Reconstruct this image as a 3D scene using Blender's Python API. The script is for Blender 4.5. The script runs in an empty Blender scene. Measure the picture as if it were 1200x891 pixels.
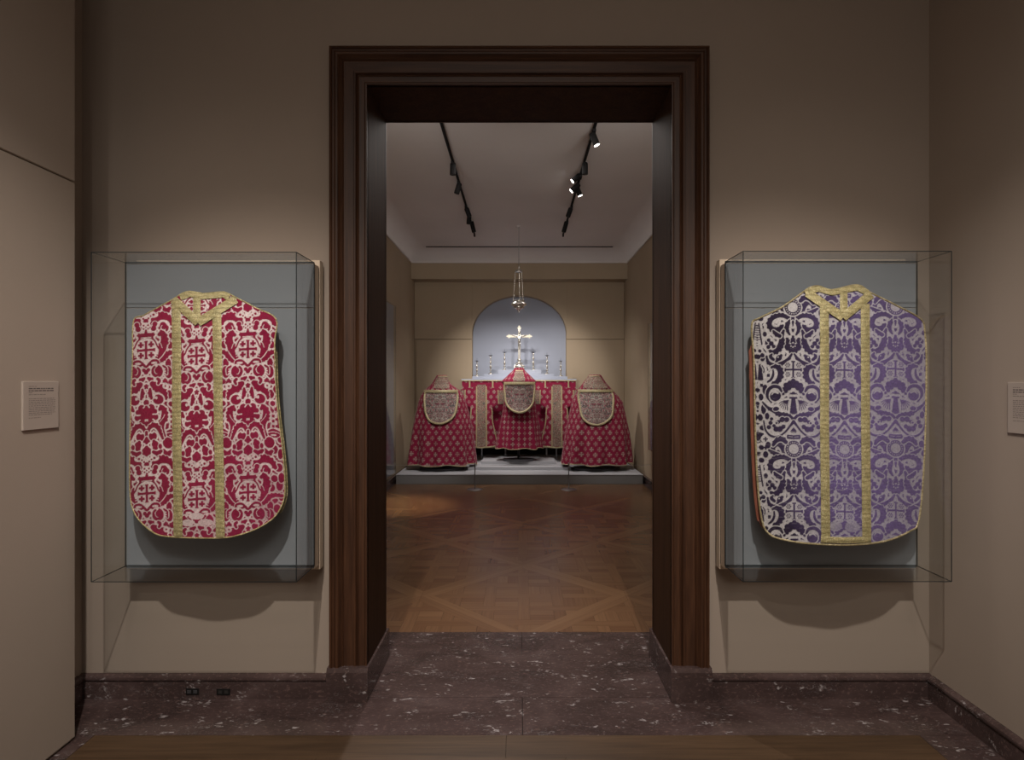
import bpy, bmesh, math, random
import numpy as np
from mathutils import Vector, Matrix

C = bpy.context.scene.collection
S = bpy.context.scene
PI = math.pi
R = math.radians
rnd = random.Random(7)

# ------------------------------------------------------------------ camera
F, CX, CY, EYE = 700.0, 608.6, 449.5, 1.5
cam_d = bpy.data.cameras.new('camera')
cam = bpy.data.objects.new('camera', cam_d)
C.objects.link(cam)
cam.location = (0, 0, EYE)
cam.rotation_euler = (PI / 2, 0, 0)
cam_d.sensor_width = 36.0
cam_d.lens = 36.0 * F / 1200.0
cam_d.shift_x = -(CX - 600.0) / 1200.0
cam_d.shift_y = (CY - 445.5) / 1200.0
cam_d.clip_start = 0.05
S.camera = cam

# ------------------------------------------------------------------ world, exposure
w = bpy.data.worlds.new('world')
S.world = w
w.use_nodes = True
w.node_tree.nodes['Background'].inputs[0].default_value = (0.5, 0.45, 0.42, 1)
w.node_tree.nodes['Background'].inputs[1].default_value = 0.05
S.view_settings.view_transform = 'Standard'
S.view_settings.look = 'None'
S.view_settings.exposure = 1.93
S.view_settings.gamma = 1.0
S.view_settings.use_curve_mapping = False

WARM = (1.0, 0.895, 0.80)
NEUT = (1.0, 0.93, 0.88)


def spot(loc, aim, power, size, blend=0.6, col=WARM, rad=0.03, parent=None):
    d = bpy.data.lights.new('spot_lamp', 'SPOT')
    d.energy = power
    d.spot_size = R(size)
    d.spot_blend = blend
    d.color = col
    d.shadow_soft_size = rad
    o = bpy.data.objects.new('spot_lamp', d)
    C.objects.link(o)
    v = Vector(aim) - Vector(loc)
    q = v.to_track_quat('-Z', 'Y')
    o.location = loc
    o.rotation_euler = q.to_euler()
    return o


def area(loc, aim, power, sx, sy, col=WARM):
    d = bpy.data.lights.new('area_fill', 'AREA')
    d.shape = 'RECTANGLE'
    d.size, d.size_y = sx, sy
    d.energy = power
    d.color = col
    o = bpy.data.objects.new('area_fill', d)
    C.objects.link(o)
    v = Vector(aim) - Vector(loc)
    o.location = loc
    o.rotation_euler = v.to_track_quat('-Z', 'Y').to_euler()
    return o


# front gallery: ceiling spots on the two wall cases, wash on the walls
spot((-0.66, 0.44, 3.80), (-1.36, 2.6, .50), 84, 55, 1.0)
spot((0.60, 0.44, 3.80), (1.37, 2.6, .50), 84, 55, 1.0)
spot((-1.12, -0.15, 3.80), (-1.40, 2.6, 1.10), 9, 60, 1.0)
spot((1.10, -0.15, 3.80), (1.40, 2.6, 1.10), 9, 60, 1.0)
spot((0.0, -1.2, 3.80), (-1.87, 1.9, 1.1), 10, 60, 1.0)      # partition label
spot((0.0, -1.2, 3.80), (1.96, 1.7, 1.2), 7, 60, 1.0)        # right wall label
area((0.0, -1.0, 3.78), (0.0, -0.4, 0.0), 13, 2.4, 1.2)  # unseen fill, added to lift the dim upper walls
# inner gallery: added soft fill at the ceiling; unseen uplights added above the doorway
area((0.0, 6.2, 3.82), (0.0, 6.4, 0.0), 10, 1.2, 4.2, NEUT)  # added fill, no fitting hangs here
spot((-1.1, 3.45, 3.30), (-.1, 10.0, 3.90), 26, 62, 1.0, NEUT, .35)  # this pair is added only to brighten the ceiling
spot((1.1, 3.45, 3.30), (.1, 10.0, 3.90), 26, 62, 1.0, NEUT, .35)
# a track head turned back through the doorway
spot((-.74, 4.6, 3.60), (.10, 2.55, 0.0), 40, 64, .7, NEUT, .02)



# ------------------------------------------------------------------ helpers
def P(px, py, Y):
    return Vector(((px - CX) * Y / F, Y, EYE - (py - CY) * Y / F))


def XX(px, Y):
    return (px - CX) * Y / F


def ZZ(py, Y):
    return EYE - (py - CY) * Y / F


class G:
    """collects geometry for one mesh object"""

    def __init__(s):
        s.v, s.f, s.sm = [], [], []

    def add(s, vs, fs, smooth=False):
        n = len(s.v)
        s.v += [tuple(p) for p in vs]
        s.f += [tuple(i + n for i in f) for f in fs]
        s.sm += [smooth] * len(fs)
        return s

    def box(s, x0, x1, y0, y1, z0, z1, b=0.0):
        if b <= 0:
            vs = [(x, y, z) for x in (x0, x1) for y in (y0, y1) for z in (z0, z1)]
            s.add(vs, [(0, 1, 3, 2), (4, 6, 7, 5), (0, 4, 5, 1), (2, 3, 7, 6), (0, 2, 6, 4), (1, 5, 7, 3)])
            return s
        b = min(b, (x1 - x0) * .45, (y1 - y0) * .45, (z1 - z0) * .45)
        bm = bmesh.new()
        vs = [bm.verts.new((x, y, z)) for x in (x0, x1) for y in (y0, y1) for z in (z0, z1)]
        for f in [(0, 1, 3, 2), (4, 6, 7, 5), (0, 4, 5, 1), (2, 3, 7, 6), (0, 2, 6, 4), (1, 5, 7, 3)]:
            bm.faces.new([vs[i] for i in f])
        bmesh.ops.bevel(bm, geom=bm.edges[:], offset=b, segments=1, affect='EDGES', profile=.5)
        bm.verts.index_update()
        s.add([v.co[:] for v in bm.verts], [[v.index for v in f.verts] for f in bm.faces])
        bm.free()
        return s

    def prism(s, poly, axis, a, b_):
        """poly: 2D outline, extruded along axis from a to b_"""
        def mk(p, t):
            if axis == 'x': return (t, p[0], p[1])
            if axis == 'y': return (p[0], t, p[1])
            return (p[0], p[1], t)
        n = len(poly)
        vs = [mk(p, a) for p in poly] + [mk(p, b_) for p in poly]
        fs = [tuple(range(n - 1, -1, -1)), tuple(range(n, 2 * n))]
        fs += [(i, (i + 1) % n, n + (i + 1) % n, n + i) for i in range(n)]
        s.add(vs, fs)
        return s

    def lathe(s, prof, c, seg=24, smooth=True, sx=1, sy=1):
        vs, fs = [], []
        n = len(prof)
        for k in range(seg):
            a = 2 * PI * k / seg
            for r, z in prof:
                vs.append((c[0] + r * math.cos(a) * sx, c[1] + r * math.sin(a) * sy, c[2] + z))
        for k in range(seg):
            k2 = (k + 1) % seg
            for i in range(n - 1):
                fs.append((k * n + i, k2 * n + i, k2 * n + i + 1, k * n + i + 1))
        if prof[0][0] > 1e-6: fs.append(tuple(k * n for k in range(seg - 1, -1, -1)))
        if prof[-1][0] > 1e-6: fs.append(tuple(k * n + n - 1 for k in range(seg)))
        s.add(vs, fs, smooth)
        return s

    def tube(s, pts, r, seg=8, closed=False, rads=None, flat=1.0):
        pts = [Vector(p) for p in pts]
        n = len(pts)
        vs, fs = [], []
        up = None
        for i, p in enumerate(pts):
            if closed:
                d = pts[(i + 1) % n] - pts[i - 1]
            else:
                d = pts[min(i + 1, n - 1)] - pts[max(i - 1, 0)]
            d = d.normalized() if d.length > 1e-9 else Vector((0, 0, 1))
            if up is None:
                up = Vector((0, 1, 0)) if abs(d.y) < .9 else Vector((1, 0, 0))
            u = d.cross(up)
            u.normalize()
            v = u.cross(d).normalized()
            rr = rads[i] if rads else r
            for k in range(seg):
                a = 2 * PI * k / seg
                vs.append(p + u * math.cos(a) * rr + v * math.sin(a) * rr * flat)
        m = n if closed else n - 1
        for i in range(m):
            j = (i + 1) % n
            for k in range(seg):
                k2 = (k + 1) % seg
                fs.append((i * seg + k, i * seg + k2, j * seg + k2, j * seg + k))
        if not closed:
            fs.append(tuple(range(seg - 1, -1, -1)))
            fs.append(tuple((n - 1) * seg + k for k in range(seg)))
        s.add(vs, fs, True)
        return s

    def build(s, name, mat, parent=None, loc=None, kind=None):
        me = bpy.data.meshes.new(name)
        vs = s.v
        if loc is not None:
            vs = [(a - loc[0], b - loc[1], c - loc[2]) for a, b, c in vs]
        me.from_pydata(vs, [], s.f)
        me.polygons.foreach_set('use_smooth', s.sm)
        bm = bmesh.new(); bm.from_mesh(me)
        bmesh.ops.recalc_face_normals(bm, faces=bm.faces[:])
        bm.to_mesh(me); bm.free()
        me.materials.append(mat)
        o = bpy.data.objects.new(name, me)
        C.objects.link(o)
        if loc is not None: o.location = loc
        if parent:
            o.parent = parent
            if parent.location.length > 0 or parent.parent:
                # vertices are in world space: counter the parent's place
                pl = Vector(parent.location)
                if parent.parent: pl = pl + Vector(parent.parent.location)
                o.location = Vector(o.location) - pl
        if kind: o['kind'] = kind
        return o


def thing(name, label, cat, loc=(0, 0, 0), group=None):
    o = bpy.data.objects.new(name, None)
    o.empty_display_size = 0.1
    C.objects.link(o)
    o.location = loc
    return tag(o, label, cat, group)


def tag(o, label, cat, group=None):
    o['label'] = label
    o['category'] = cat
    if group: o['group'] = group
    return o


# ------------------------------------------------------------------ materials
def mat(name, base=(.5, .5, .5), rough=.5, metal=0.0, spec=.5):
    m = bpy.data.materials.new(name)
    m.use_nodes = True
    b = m.node_tree.nodes['Principled BSDF']
    b.inputs['Base Color'].default_value = (*base, 1)
    b.inputs['Roughness'].default_value = rough
    b.inputs['Metallic'].default_value = metal
    b.inputs['Specular IOR Level'].default_value = spec
    return m


def nt(m):
    return m.node_tree.nodes, m.node_tree.links, m.node_tree.nodes['Principled BSDF']


def ramp(N, stops, interp='LINEAR'):
    r = N.new('ShaderNodeValToRGB')
    r.color_ramp.interpolation = interp
    el = r.color_ramp.elements
    while len(el) > 1: el.remove(el[0])
    el[0].position = stops[0][0]; el[0].color = (*stops[0][1], 1)
    for p, c in stops[1:]:
        e = el.new(p); e.color = (*c, 1)
    return r


def noise(N, L, scale, detail=3, rough=.5, vec=None, dist=0.0):
    n = N.new('ShaderNodeTexNoise')
    n.inputs['Scale'].default_value = scale
    n.inputs['Detail'].default_value = detail
    n.inputs['Roughness'].default_value = rough
    n.inputs['Distortion'].default_value = dist
    if vec is not None: L.new(vec, n.inputs['Vector'])
    return n


def bump(N, L, b, src, strength, dist=.002):
    bp = N.new('ShaderNodeBump')
    bp.inputs['Strength'].default_value = strength
    bp.inputs['Distance'].default_value = dist
    L.new(src, bp.inputs['Height'])
    L.new(bp.outputs['Normal'], b.inputs['Normal'])


def objvec(N, L, scale=(1, 1, 1)):
    g = N.new('ShaderNodeNewGeometry')
    mp = N.new('ShaderNodeMapping')
    mp.inputs['Scale'].default_value = scale
    L.new(g.outputs['Position'], mp.inputs['Vector'])
    return mp.outputs['Vector']


def mixc(N, L, fac, a, b, mode='MIX'):
    m = N.new('ShaderNodeMix')
    m.data_type = 'RGBA'
    m.blend_type = mode
    for key, val in ((0, fac), (6, a), (7, b)):
        if hasattr(val, 'is_linked') or hasattr(val, 'links'):
            L.new(val, m.inputs[key])
        elif key == 0:
            m.inputs[0].default_value = val
        else:
            m.inputs[key].default_value = (*val, 1)
    return m.outputs[2]


def wall_mat(name, a, b, sc=260):
    m = mat(name, a, .9, spec=.15)
    N, L, B = nt(m)
    v = objvec(N, L)
    n1 = noise(N, L, 1.3, 3, .5, v)
    r = ramp(N, [(.3, a), (.7, b)])
    L.new(n1.outputs[0], r.inputs[0])
    L.new(r.outputs[0], B.inputs['Base Color'])
    n2 = noise(N, L, sc, 2, .6, v)
    bump(N, L, B, n2.outputs[0], .25, .001)
    return m


M_wall = wall_mat('beige_wall_cloth', (.375, .314, .264), (.40, .336, .284))
M_wall2 = wall_mat('inner_wall_cloth', (.40, .32, .225), (.43, .345, .245))
M_ceil = wall_mat('ceiling_plaster', (.70, .665, .645), (.74, .70, .68), 90)
M_board = wall_mat('blue_grey_cloth', (.24, .265, .295), (.255, .28, .31), 500)
M_niche = wall_mat('niche_paint', (.35, .38, .455), (.37, .40, .475), 200)
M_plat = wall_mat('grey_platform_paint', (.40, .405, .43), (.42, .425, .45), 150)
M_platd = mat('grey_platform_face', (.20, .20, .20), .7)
M_dark = mat('dark_void', (.02, .018, .016), .9)
M_cream = mat('cream_board_edge', (.72, .60, .47), .7)
M_paper = mat('label_card', (.42, .36, .315), .8)
M_ink = mat('label_ink', (.20, .17, .16), .8)
M_ink2 = mat('label_ink_bold', (.10, .08, .08), .8)
M_black = mat('black_track_metal', (.010, .009, .009), .8, spec=.2)
M_steel = mat('brushed_steel', (.32, .32, .33), .35, .8)
M_cord = mat('grey_cord', (.35, .33, .32), .8)
M_silver = mat('polished_silver', (.70, .68, .62), .26, .85)
M_gilt = mat('silver_gilt', (.66, .62, .50), .34, .45)
M_lead = mat('dark_grey_metal', (.10, .10, .11), .5, .6)
M_form = mat('padded_grey_form', (.12, .12, .12), .9)
M_rust = mat('rust_silk_lining', (.27, .085, .05), .7)
M_cream2 = mat('cream_lining', (.42, .34, .24), .8)

M_glow = mat('lamp_lens', (1, 1, 1), .3)
N, L, B = nt(M_glow)
B.inputs['Emission Color'].default_value = (1, .95, .88, 1)
B.inputs['Emission Strength'].default_value = 2.2


def wood(name, dark, mid, light, rough=.45, axis='z', sc=1.0, coat=0.0):
    m = mat(name, mid, rough)
    N, L, B = nt(m)
    s = {'z': (38, 38, 1.6), 'x': (1.6, 38, 38), 'y': (38, 1.6, 38)}[axis]
    v = objvec(N, L, tuple(k * sc for k in s))
    n1 = noise(N, L, 1.0, 5, .62, v, .6)
    v2 = objvec(N, L, tuple(k * sc * 5 for k in s))
    n2 = noise(N, L, 1.0, 2, .5, v2)
    r = ramp(N, [(.28, dark), (.5, mid), (.72, light)])
    L.new(n1.outputs[0], r.inputs[0])
    r2 = ramp(N, [(.35, (.7, .7, .7)), (.6, (1, 1, 1))])
    L.new(n2.outputs[0], r2.inputs[0])
    c = mixc(N, L, .8, r.outputs[0], r2.outputs[0], 'MULTIPLY')
    L.new(c, B.inputs['Base Color'])
    bump(N, L, B, n2.outputs[0], .12, .001)
    B.inputs['Coat Weight'].default_value = coat
    B.inputs['Coat Roughness'].default_value = .2
    return m


M_case_v = wood('mahogany_upright', (.038, .014, .006), (.068, .027, .012), (.104, .045, .021), .5, 'z')
M_case_h = wood('mahogany_across', (.038, .014, .006), (.068, .027, .012), (.104, .045, .021), .5, 'x')
M_jamb = wood('mahogany_jamb', (.048, .022, .012), (.066, .031, .016), (.084, .040, .021), .62, 'z', .5)
M_jamb.node_tree.nodes['Principled BSDF'].inputs['Specular IOR Level'].default_value = .12


def marble():
    m = mat('red_brown_marble', (.09, .045, .04), .17)
    N, L, B = nt(m)
    v = objvec(N, L, (.75, 1.35, 1.2))
    n = noise(N, L, 3.5, 5, .6, v, .8)
    base = ramp(N, [(.3, (.044, .030, .029)), (.5, (.070, .046, .044)), (.7, (.102, .070, .068))])
    L.new(n.outputs[0], base.inputs[0])
    # fine speckle
    n2 = noise(N, L, 60, 4, .7, v, .5)
    sp = ramp(N, [(.54, (0, 0, 0)), (.70, (.6, .6, .6))])
    L.new(n2.outputs[0], sp.inputs[0])
    c = mixc(N, L, sp.outputs[0], base.outputs[0], (.20, .13, .12))
    # pale fossil flecks: warped streaks and blots gathered in patches
    wrp = noise(N, L, 6, 4, .65, v)
    mx = N.new('ShaderNodeMix'); mx.data_type = 'VECTOR'; mx.inputs[0].default_value = .36
    L.new(v, mx.inputs[4]); L.new(wrp.outputs['Color'], mx.inputs[5])
    vo = N.new('ShaderNodeTexVoronoi'); vo.inputs['Scale'].default_value = 17
    vo.inputs['Randomness'].default_value = 1.0
    L.new(mx.outputs[1], vo.inputs['Vector'])
    r1 = ramp(N, [(.16, (1, 1, 1)), (.30, (0, 0, 0))])
    L.new(vo.outputs['Distance'], r1.inputs[0])
    n3 = noise(N, L, 9, 4, .7, v, 1.4)
    r2 = ramp(N, [(.50, (0, 0, 0)), (.60, (1, 1, 1))])
    L.new(n3.outputs[0], r2.inputs[0])
    f = mixc(N, L, 1.0, r1.outputs[0], r2.outputs[0], 'MULTIPLY')
    n4 = noise(N, L, 13, 7, .8, mx.outputs[1], 3.0)
    r3 = ramp(N, [(.555, (0, 0, 0)), (.62, (1, 1, 1))])
    L.new(n4.outputs[0], r3.inputs[0])
    n5 = noise(N, L, 4.5, 2, .5, v, .6)
    r5 = ramp(N, [(.5, (0, 0, 0)), (.68, (.8, .8, .8))])
    L.new(n5.outputs[0], r5.inputs[0])
    f3 = mixc(N, L, 1.0, r3.outputs[0], r5.outputs[0], 'MULTIPLY')
    c = mixc(N, L, f3, c, (.25, .235, .245))
    c = mixc(N, L, f, c, (.40, .37, .38))
    L.new(c, B.inputs['Base Color'])
    return m


M_marble = marble()


def parquet():
    m = mat('oak_parquet', (.2, .1, .05), .27)
    N, L, B = nt(m)
    uv = N.new('ShaderNodeUVMap'); uv.uv_map = 'grain'
    mp = N.new('ShaderNodeMapping'); mp.inputs['Scale'].default_value = (2.2, 55, 1)
    L.new(uv.outputs[0], mp.inputs['Vector'])
    n = noise(N, L, 1.0, 4, .6, mp.outputs[0], .5)
    at = N.new('ShaderNodeAttribute'); at.attribute_name = 'tone'
    r = ramp(N, [(0, (.145, .072, .037)), (.5, (.185, .098, .050)), (1, (.238, .134, .070))])
    L.new(at.outputs['Fac'], r.inputs[0])
    r2 = ramp(N, [(.3, (.84, .82, .80)), (.7, (1.08, 1.08, 1.08))])
    L.new(n.outputs[0], r2.inputs[0])
    c = mixc(N, L, 1.0, r.outputs[0], r2.outputs[0], 'MULTIPLY')
    L.new(c, B.inputs['Base Color'])
    bump(N, L, B, n.outputs[0], .08, .001)
    return m


M_parq = parquet()
M_bord = wood('oak_border', (.052, .029, .015), (.090, .052, .027), (.112, .066, .036), .4, 'x', .55)


def glass():
    m = bpy.data.materials.new('case_glass')
    m.use_nodes = True
    N, L = m.node_tree.nodes, m.node_tree.links
    N.clear()
    out = N.new('ShaderNodeOutputMaterial')
    tr = N.new('ShaderNodeBsdfTransparent'); tr.inputs[0].default_value = (.984, .992, .990, 1)
    gl = N.new('ShaderNodeBsdfGlossy'); gl.inputs['Roughness'].default_value = 0.0
    lw = N.new('ShaderNodeLayerWeight'); lw.inputs[0].default_value = .5
    pw = N.new('ShaderNodeMath'); pw.operation = 'POWER'; pw.inputs[1].default_value = 5.0
    L.new(lw.outputs['Facing'], pw.inputs[0])
    fr = N.new('ShaderNodeMath'); fr.operation = 'MULTIPLY_ADD'; fr.inputs[1].default_value = .75; fr.inputs[2].default_value = .035
    L.new(pw.outputs[0], fr.inputs[0])
    mx = N.new('ShaderNodeMixShader')
    L.new(fr.outputs[0], mx.inputs[0]); L.new(tr.outputs[0], mx.inputs[1]); L.new(gl.outputs[0], mx.inputs[2])
    L.new(mx.outputs[0], out.inputs[0])
    return m


M_glass = glass()
M_gedge = mat('polished_glass_edge', (.012, .020, .024), .35)


def textile(name, ground, pile, mid=None, sheen=.5, rough=.8, bs=900, fade=None):
    """ground / pile mixed by the woven pattern stored on the cloth"""
    m = mat(name, pile, rough, spec=.25)
    N, L, B = nt(m)
    at = N.new('ShaderNodeAttribute'); at.attribute_name = 'pat'
    v = objvec(N, L)
    n = noise(N, L, 140, 3, .6, v)
    rp = ramp(N, [(.3, (.72, .72, .72)), (.7, (1.15, 1.15, 1.15))])
    L.new(n.outputs[0], rp.inputs[0])
    pc = pile
    gc = ground
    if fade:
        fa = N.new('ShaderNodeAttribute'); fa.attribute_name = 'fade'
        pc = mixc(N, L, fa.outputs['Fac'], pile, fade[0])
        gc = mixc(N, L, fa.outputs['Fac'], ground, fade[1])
    c = mixc(N, L, at.outputs['Fac'], gc, pc)
    c = mixc(N, L, 1.0, c, rp.outputs[0], 'MULTIPLY')
    L.new(c, B.inputs['Base Color'])
    B.inputs['Sheen Weight'].default_value = sheen
    B.inputs['Sheen Roughness'].default_value = .4
    n2 = noise(N, L, bs, 2, .6, v)
    bump(N, L, B, n2.outputs[0], .35, .0008)
    return m


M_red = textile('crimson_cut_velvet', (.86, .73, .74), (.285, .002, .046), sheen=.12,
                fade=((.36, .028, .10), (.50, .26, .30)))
M_pur = textile('violet_cut_velvet', (.62, .59, .61), (.020, .011, .040), sheen=.15,
                fade=((.165, .115, .31), (.43, .40, .52)))
M_broc = textile('crimson_brocade', (.240, .009, .044), (.40, .34, .29), sheen=.1, bs=400)


def gold(name, a=(.51, .425, .205), b=(.94, .85, .54), sc=230):
    m = mat(name, a, .42, .15)
    N, L, B = nt(m)
    v = objvec(N, L)
    vo = N.new('ShaderNodeTexVoronoi'); vo.inputs['Scale'].default_value = sc
    L.new(v, vo.inputs['Vector'])
    n = noise(N, L, 60, 3, .6, v)
    r = ramp(N, [(.1, b), (.5, a)])
    L.new(vo.outputs['Distance'], r.inputs[0])
    r2 = ramp(N, [(.35, (.72, .74, .70)), (.65, (1.1, 1.1, 1.1))])
    L.new(n.outputs[0], r2.inputs[0])
    c = mixc(N, L, 1.0, r.outputs[0], r2.outputs[0], 'MULTIPLY')
    L.new(c, B.inputs['Base Color'])
    sp = N.new('ShaderNodeSeparateXYZ'); L.new(v, sp.inputs[0])
    w1 = noise(N, L, 9, 2, .5, v)
    ma = N.new('ShaderNodeMath'); ma.operation = 'MULTIPLY_ADD'; ma.inputs[1].default_value = 330.0
    L.new(sp.outputs[2], ma.inputs[0])
    mb = N.new('ShaderNodeMath'); mb.operation = 'MULTIPLY'; mb.inputs[1].default_value = 14.0
    L.new(w1.outputs[0], mb.inputs[0]); L.new(mb.outputs[0], ma.inputs[2])
    sn = N.new('ShaderNodeMath'); sn.operation = 'SINE'; L.new(ma.outputs[0], sn.inputs[0])
    r3 = ramp(N, [(.0, (.74, .72, .68)), (.35, (1.0, 1.0, 1.0)), (1, (1.05, 1.05, 1.05))])
    mc = N.new('ShaderNodeMath'); mc.operation = 'MULTIPLY_ADD'; mc.inputs[1].default_value = .5; mc.inputs[2].default_value = .5
    L.new(sn.outputs[0], mc.inputs[0]); L.new(mc.outputs[0], r3.inputs[0])
    c = mixc(N, L, 1.0, c, r3.outputs[0], 'MULTIPLY')
    L.new(c, B.inputs['Base Color'])
    bump(N, L, B, vo.outputs['Distance'], .8, .002)
    return m


M_gold = gold('woven_gold_galloon')
M_gold2 = gold('gold_braid', (.46, .38, .22), (.70, .60, .40), 120)


def embroid(name, cols, sc=26):
    m = mat(name, cols[0], .7)
    N, L, B = nt(m)
    tc = N.new('ShaderNodeTexCoord')
    sp = N.new('ShaderNodeSeparateXYZ'); L.new(tc.outputs['Object'], sp.inputs[0])
    ab = N.new('ShaderNodeMath'); ab.operation = 'ABSOLUTE'; L.new(sp.outputs[0], ab.inputs[0])
    cb = N.new('ShaderNodeCombineXYZ'); L.new(ab.outputs[0], cb.inputs[0]); L.new(sp.outputs[2], cb.inputs[2])
    n = noise(N, L, sc, 2, .6, cb.outputs[0], 1.6)
    n2 = noise(N, L, sc * 2.2, 1, .5, cb.outputs[0], .8)
    r = ramp(N, [(.36, cols[0]), (.44, cols[1]), (.5, cols[2]), (.56, cols[0]), (.62, cols[3]), (.7, cols[1])], 'CONSTANT')
    L.new(n.outputs[0], r.inputs[0])
    r2 = ramp(N, [(.4, (.6, .6, .6)), (.58, (1.2, 1.2, 1.2))])
    L.new(n2.outputs[0], r2.inputs[0])
    c = mixc(N, L, 1.0, r.outputs[0], r2.outputs[0], 'MULTIPLY')
    L.new(c, B.inputs['Base Color'])
    bump(N, L, B, n.outputs[0], .6, .004)
    return m


M_emb = embroid('hood_embroidery', [(.20, .165, .14), (.24, .04, .07), (.40, .37, .32), (.07, .07, .085)], 17)
M_emb2 = embroid('orphrey_embroidery', [(.20, .165, .115), (.24, .025, .05), (.38, .33, .24), (.07, .09, .08)], 38)

# ------------------------------------------------------------------ dimensions
WY = 2.86            # face of the doorway wall
WYB = 3.23           # its face in the inner gallery
XR, XL = 1.962, -2.094
XP = -1.87           # partition face
CE = 3.85            # ceiling of both rooms
DX, DZ = .724, 2.92  # door opening half width, height
GW = 1.90            # inner gallery half width
GB = 10.83           # inner gallery back wall

# ------------------------------------------------------------------ structure: walls


def struct(g, name, m, parent=None):
    o = g.build(name, m, parent)
    if not parent: o['kind'] = 'structure'
    return o


g = G()
g.box(XL - .2, -DX - .03, WY, WYB, -.02, CE + .1)
g.box(DX + .03, XR + .2, WY, WYB, -.02, CE + .1)
g.box(-DX - .03, DX + .03, WY, WYB, DZ + .03, CE + .1)
struct(g, 'wall_front', M_wall)
g = G().box(XL - .2, XL, -3.2, WY, -.02, CE + .1)
struct(g, 'wall_left', M_wall)
g = G().box(XR, XR + .2, -3.2, WY, -.02, CE + .1)
struct(g, 'wall_right', M_wall)
g = G().box(XL, XR, -3.2, -3.0, -.02, CE + .1)
struct(g, 'wall_rear', M_wall)
# free-standing lining wall on the left: three cloth panels with an open seam
part = G().box(XP - .10, XP - .012, -2.9, 2.505, 0, 3.7)
wp = struct(part, 'wall_partition', M_wall)
zs = 2.346
for z0, z1 in ((.012, zs - .003), (zs + .003, 3.7)):
    G().box(XP - .014, XP, -.6, 2.515, z0, z1, .003).build('wall_panel', M_wall, wp)
g = G().box(XL - .2, XR + .2, -3.2, WYB, CE, CE + .1)
struct(g, 'ceiling', M_ceil)

# inner gallery
g = G().box(-GW - .2, -GW, WYB, GB + .5, -.02, 4.1)
wl2 = struct(g, 'wall_gallery_left', M_wall2)
g = G().box(GW, GW + .2, WYB, GB + .5, -.02, 4.1)
wr2 = struct(g, 'wall_gallery_right', M_wall2)
# side wall panels with the level seam running back
# back wall with arched niche
AW, AS, AT = .852, 2.405, 3.09      # half width, spring height, crown
arch = [(AW * math.cos(a), AS + (AT - AS) * math.sin(a)) for a in [PI * k / 40 for k in range(41)]]
g = G()
y0 = GB
# wall sheet around the niche, built as strips from the arch edge to the outline
top = 3.45
pts = arch
vs, fs = [], []
for (x, z) in pts:
    vs += [(x, y0, z), (x, y0, top), (x, y0 + .14, z)]
for i in range(len(pts) - 1):
    a = i * 3; b = a + 3
    fs += [(a, b, b + 1, a + 1), (a, a + 2, b + 2, b)]
g.add(vs, fs)
g.add([(AW, y0, 0), (GW, y0, 0), (GW, y0, top), (AW, y0, top), (AW, y0 + .14, 0)], [(0, 1, 2, 3)])
g.add([(-AW, y0, 0), (-GW, y0, 0), (-GW, y0, top), (-AW, y0, top)], [(0, 3, 2, 1)])
g.add([(AW, y0, 0), (AW, y0 + .14, 0), (AW, y0 + .14, AS), (AW, y0, AS)], [(0, 1, 2, 3)])
g.add([(-AW, y0, 0), (-AW, y0 + .14, 0), (-AW, y0 + .14, AS), (-AW, y0, AS)], [(0, 1, 2, 3)])
wb = struct(g, 'wall_gallery_back', M_wall2)
g = G().box(-AW - .1, AW + .1, GB + .14, GB + .2, 0, 3.3)
g.build('niche_back', M_niche, wb)
# cloth panels proud of the back wall, open joints between them
zj = 2.297
XN = AW + .004
for x0, x1, z0, z1 in ((-GW + .035, -XN, .17, zj - .004), (XN, GW - .003, .17, zj - .004)):
    G().box(x0, x1, GB - .03, GB - .001, z0, z1, .003).build('wall_panel', M_wall2, wb)
for sx in (-1, 1):
    x0, x1 = (XN, GW - .003) if sx > 0 else (-GW + .003, -XN)
    zt = 3.345
    # upper panel: cut round the arch is left to the wall sheet; only the flat outer field is proud
    G().box(x0, x1, GB - .03, GB - .001, zj + .004, zt, .003).build('wall_panel', M_wall2, wb)
vs, fs = [], []
k = 0
zt = 3.345
n = len(arch)
for (x, z) in arch:
    x2 = x * (XN - .001) / AW
    vs += [(x2, GB - .03, z + .004), (x2, GB - .03, zt), (x2, GB - .001, z + .004), (x2, GB - .001, zt)]
for i in range(n - 1):
    a = i * 4; b = a + 4
    fs += [(a, b, b + 1, a + 1), (a + 2, a + 3, b + 3, b + 2), (a, a + 2, b + 2, b), (a + 1, b + 1, b + 3, a + 3)]
G().add(vs, fs).build('wall_panel', M_wall2, wb)
# bulkhead across the top
G().box(-GW, GW, 10.48, GB, 3.334, 3.66).build('bulkhead', M_wall2, wb)

# ceiling with coved edge
prof = []
CR = 2.345 + EYE
for k in range(9):
    a = PI / 2 * k / 8
    prof.append((.26 * (1 - math.cos(a)) , 3.63 + (CR - 3.63) * math.sin(a)))
g = G()
ix, yb, yf = GW, 10.48, WYB
# build cove rings on three sides
vs, fs = [], []
for (d, z) in prof:
    vs += [(-ix + d, yf, z), (-ix + d, yb - d, z), (ix - d, yb - d, z), (ix - d, yf, z)]
for i in range(len(prof) - 1):
    a = i * 4; b = a + 4
    fs += [(a, a + 1, b + 1, b), (a + 1, a + 2, b + 2, b + 1), (a + 2, a + 3, b + 3, b + 2)]
m_ = len(prof) - 1
g.add(vs, fs, True)
g.add([vs[m_ * 4 + k] for k in range(4)], [(0, 1, 2, 3)])
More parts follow.
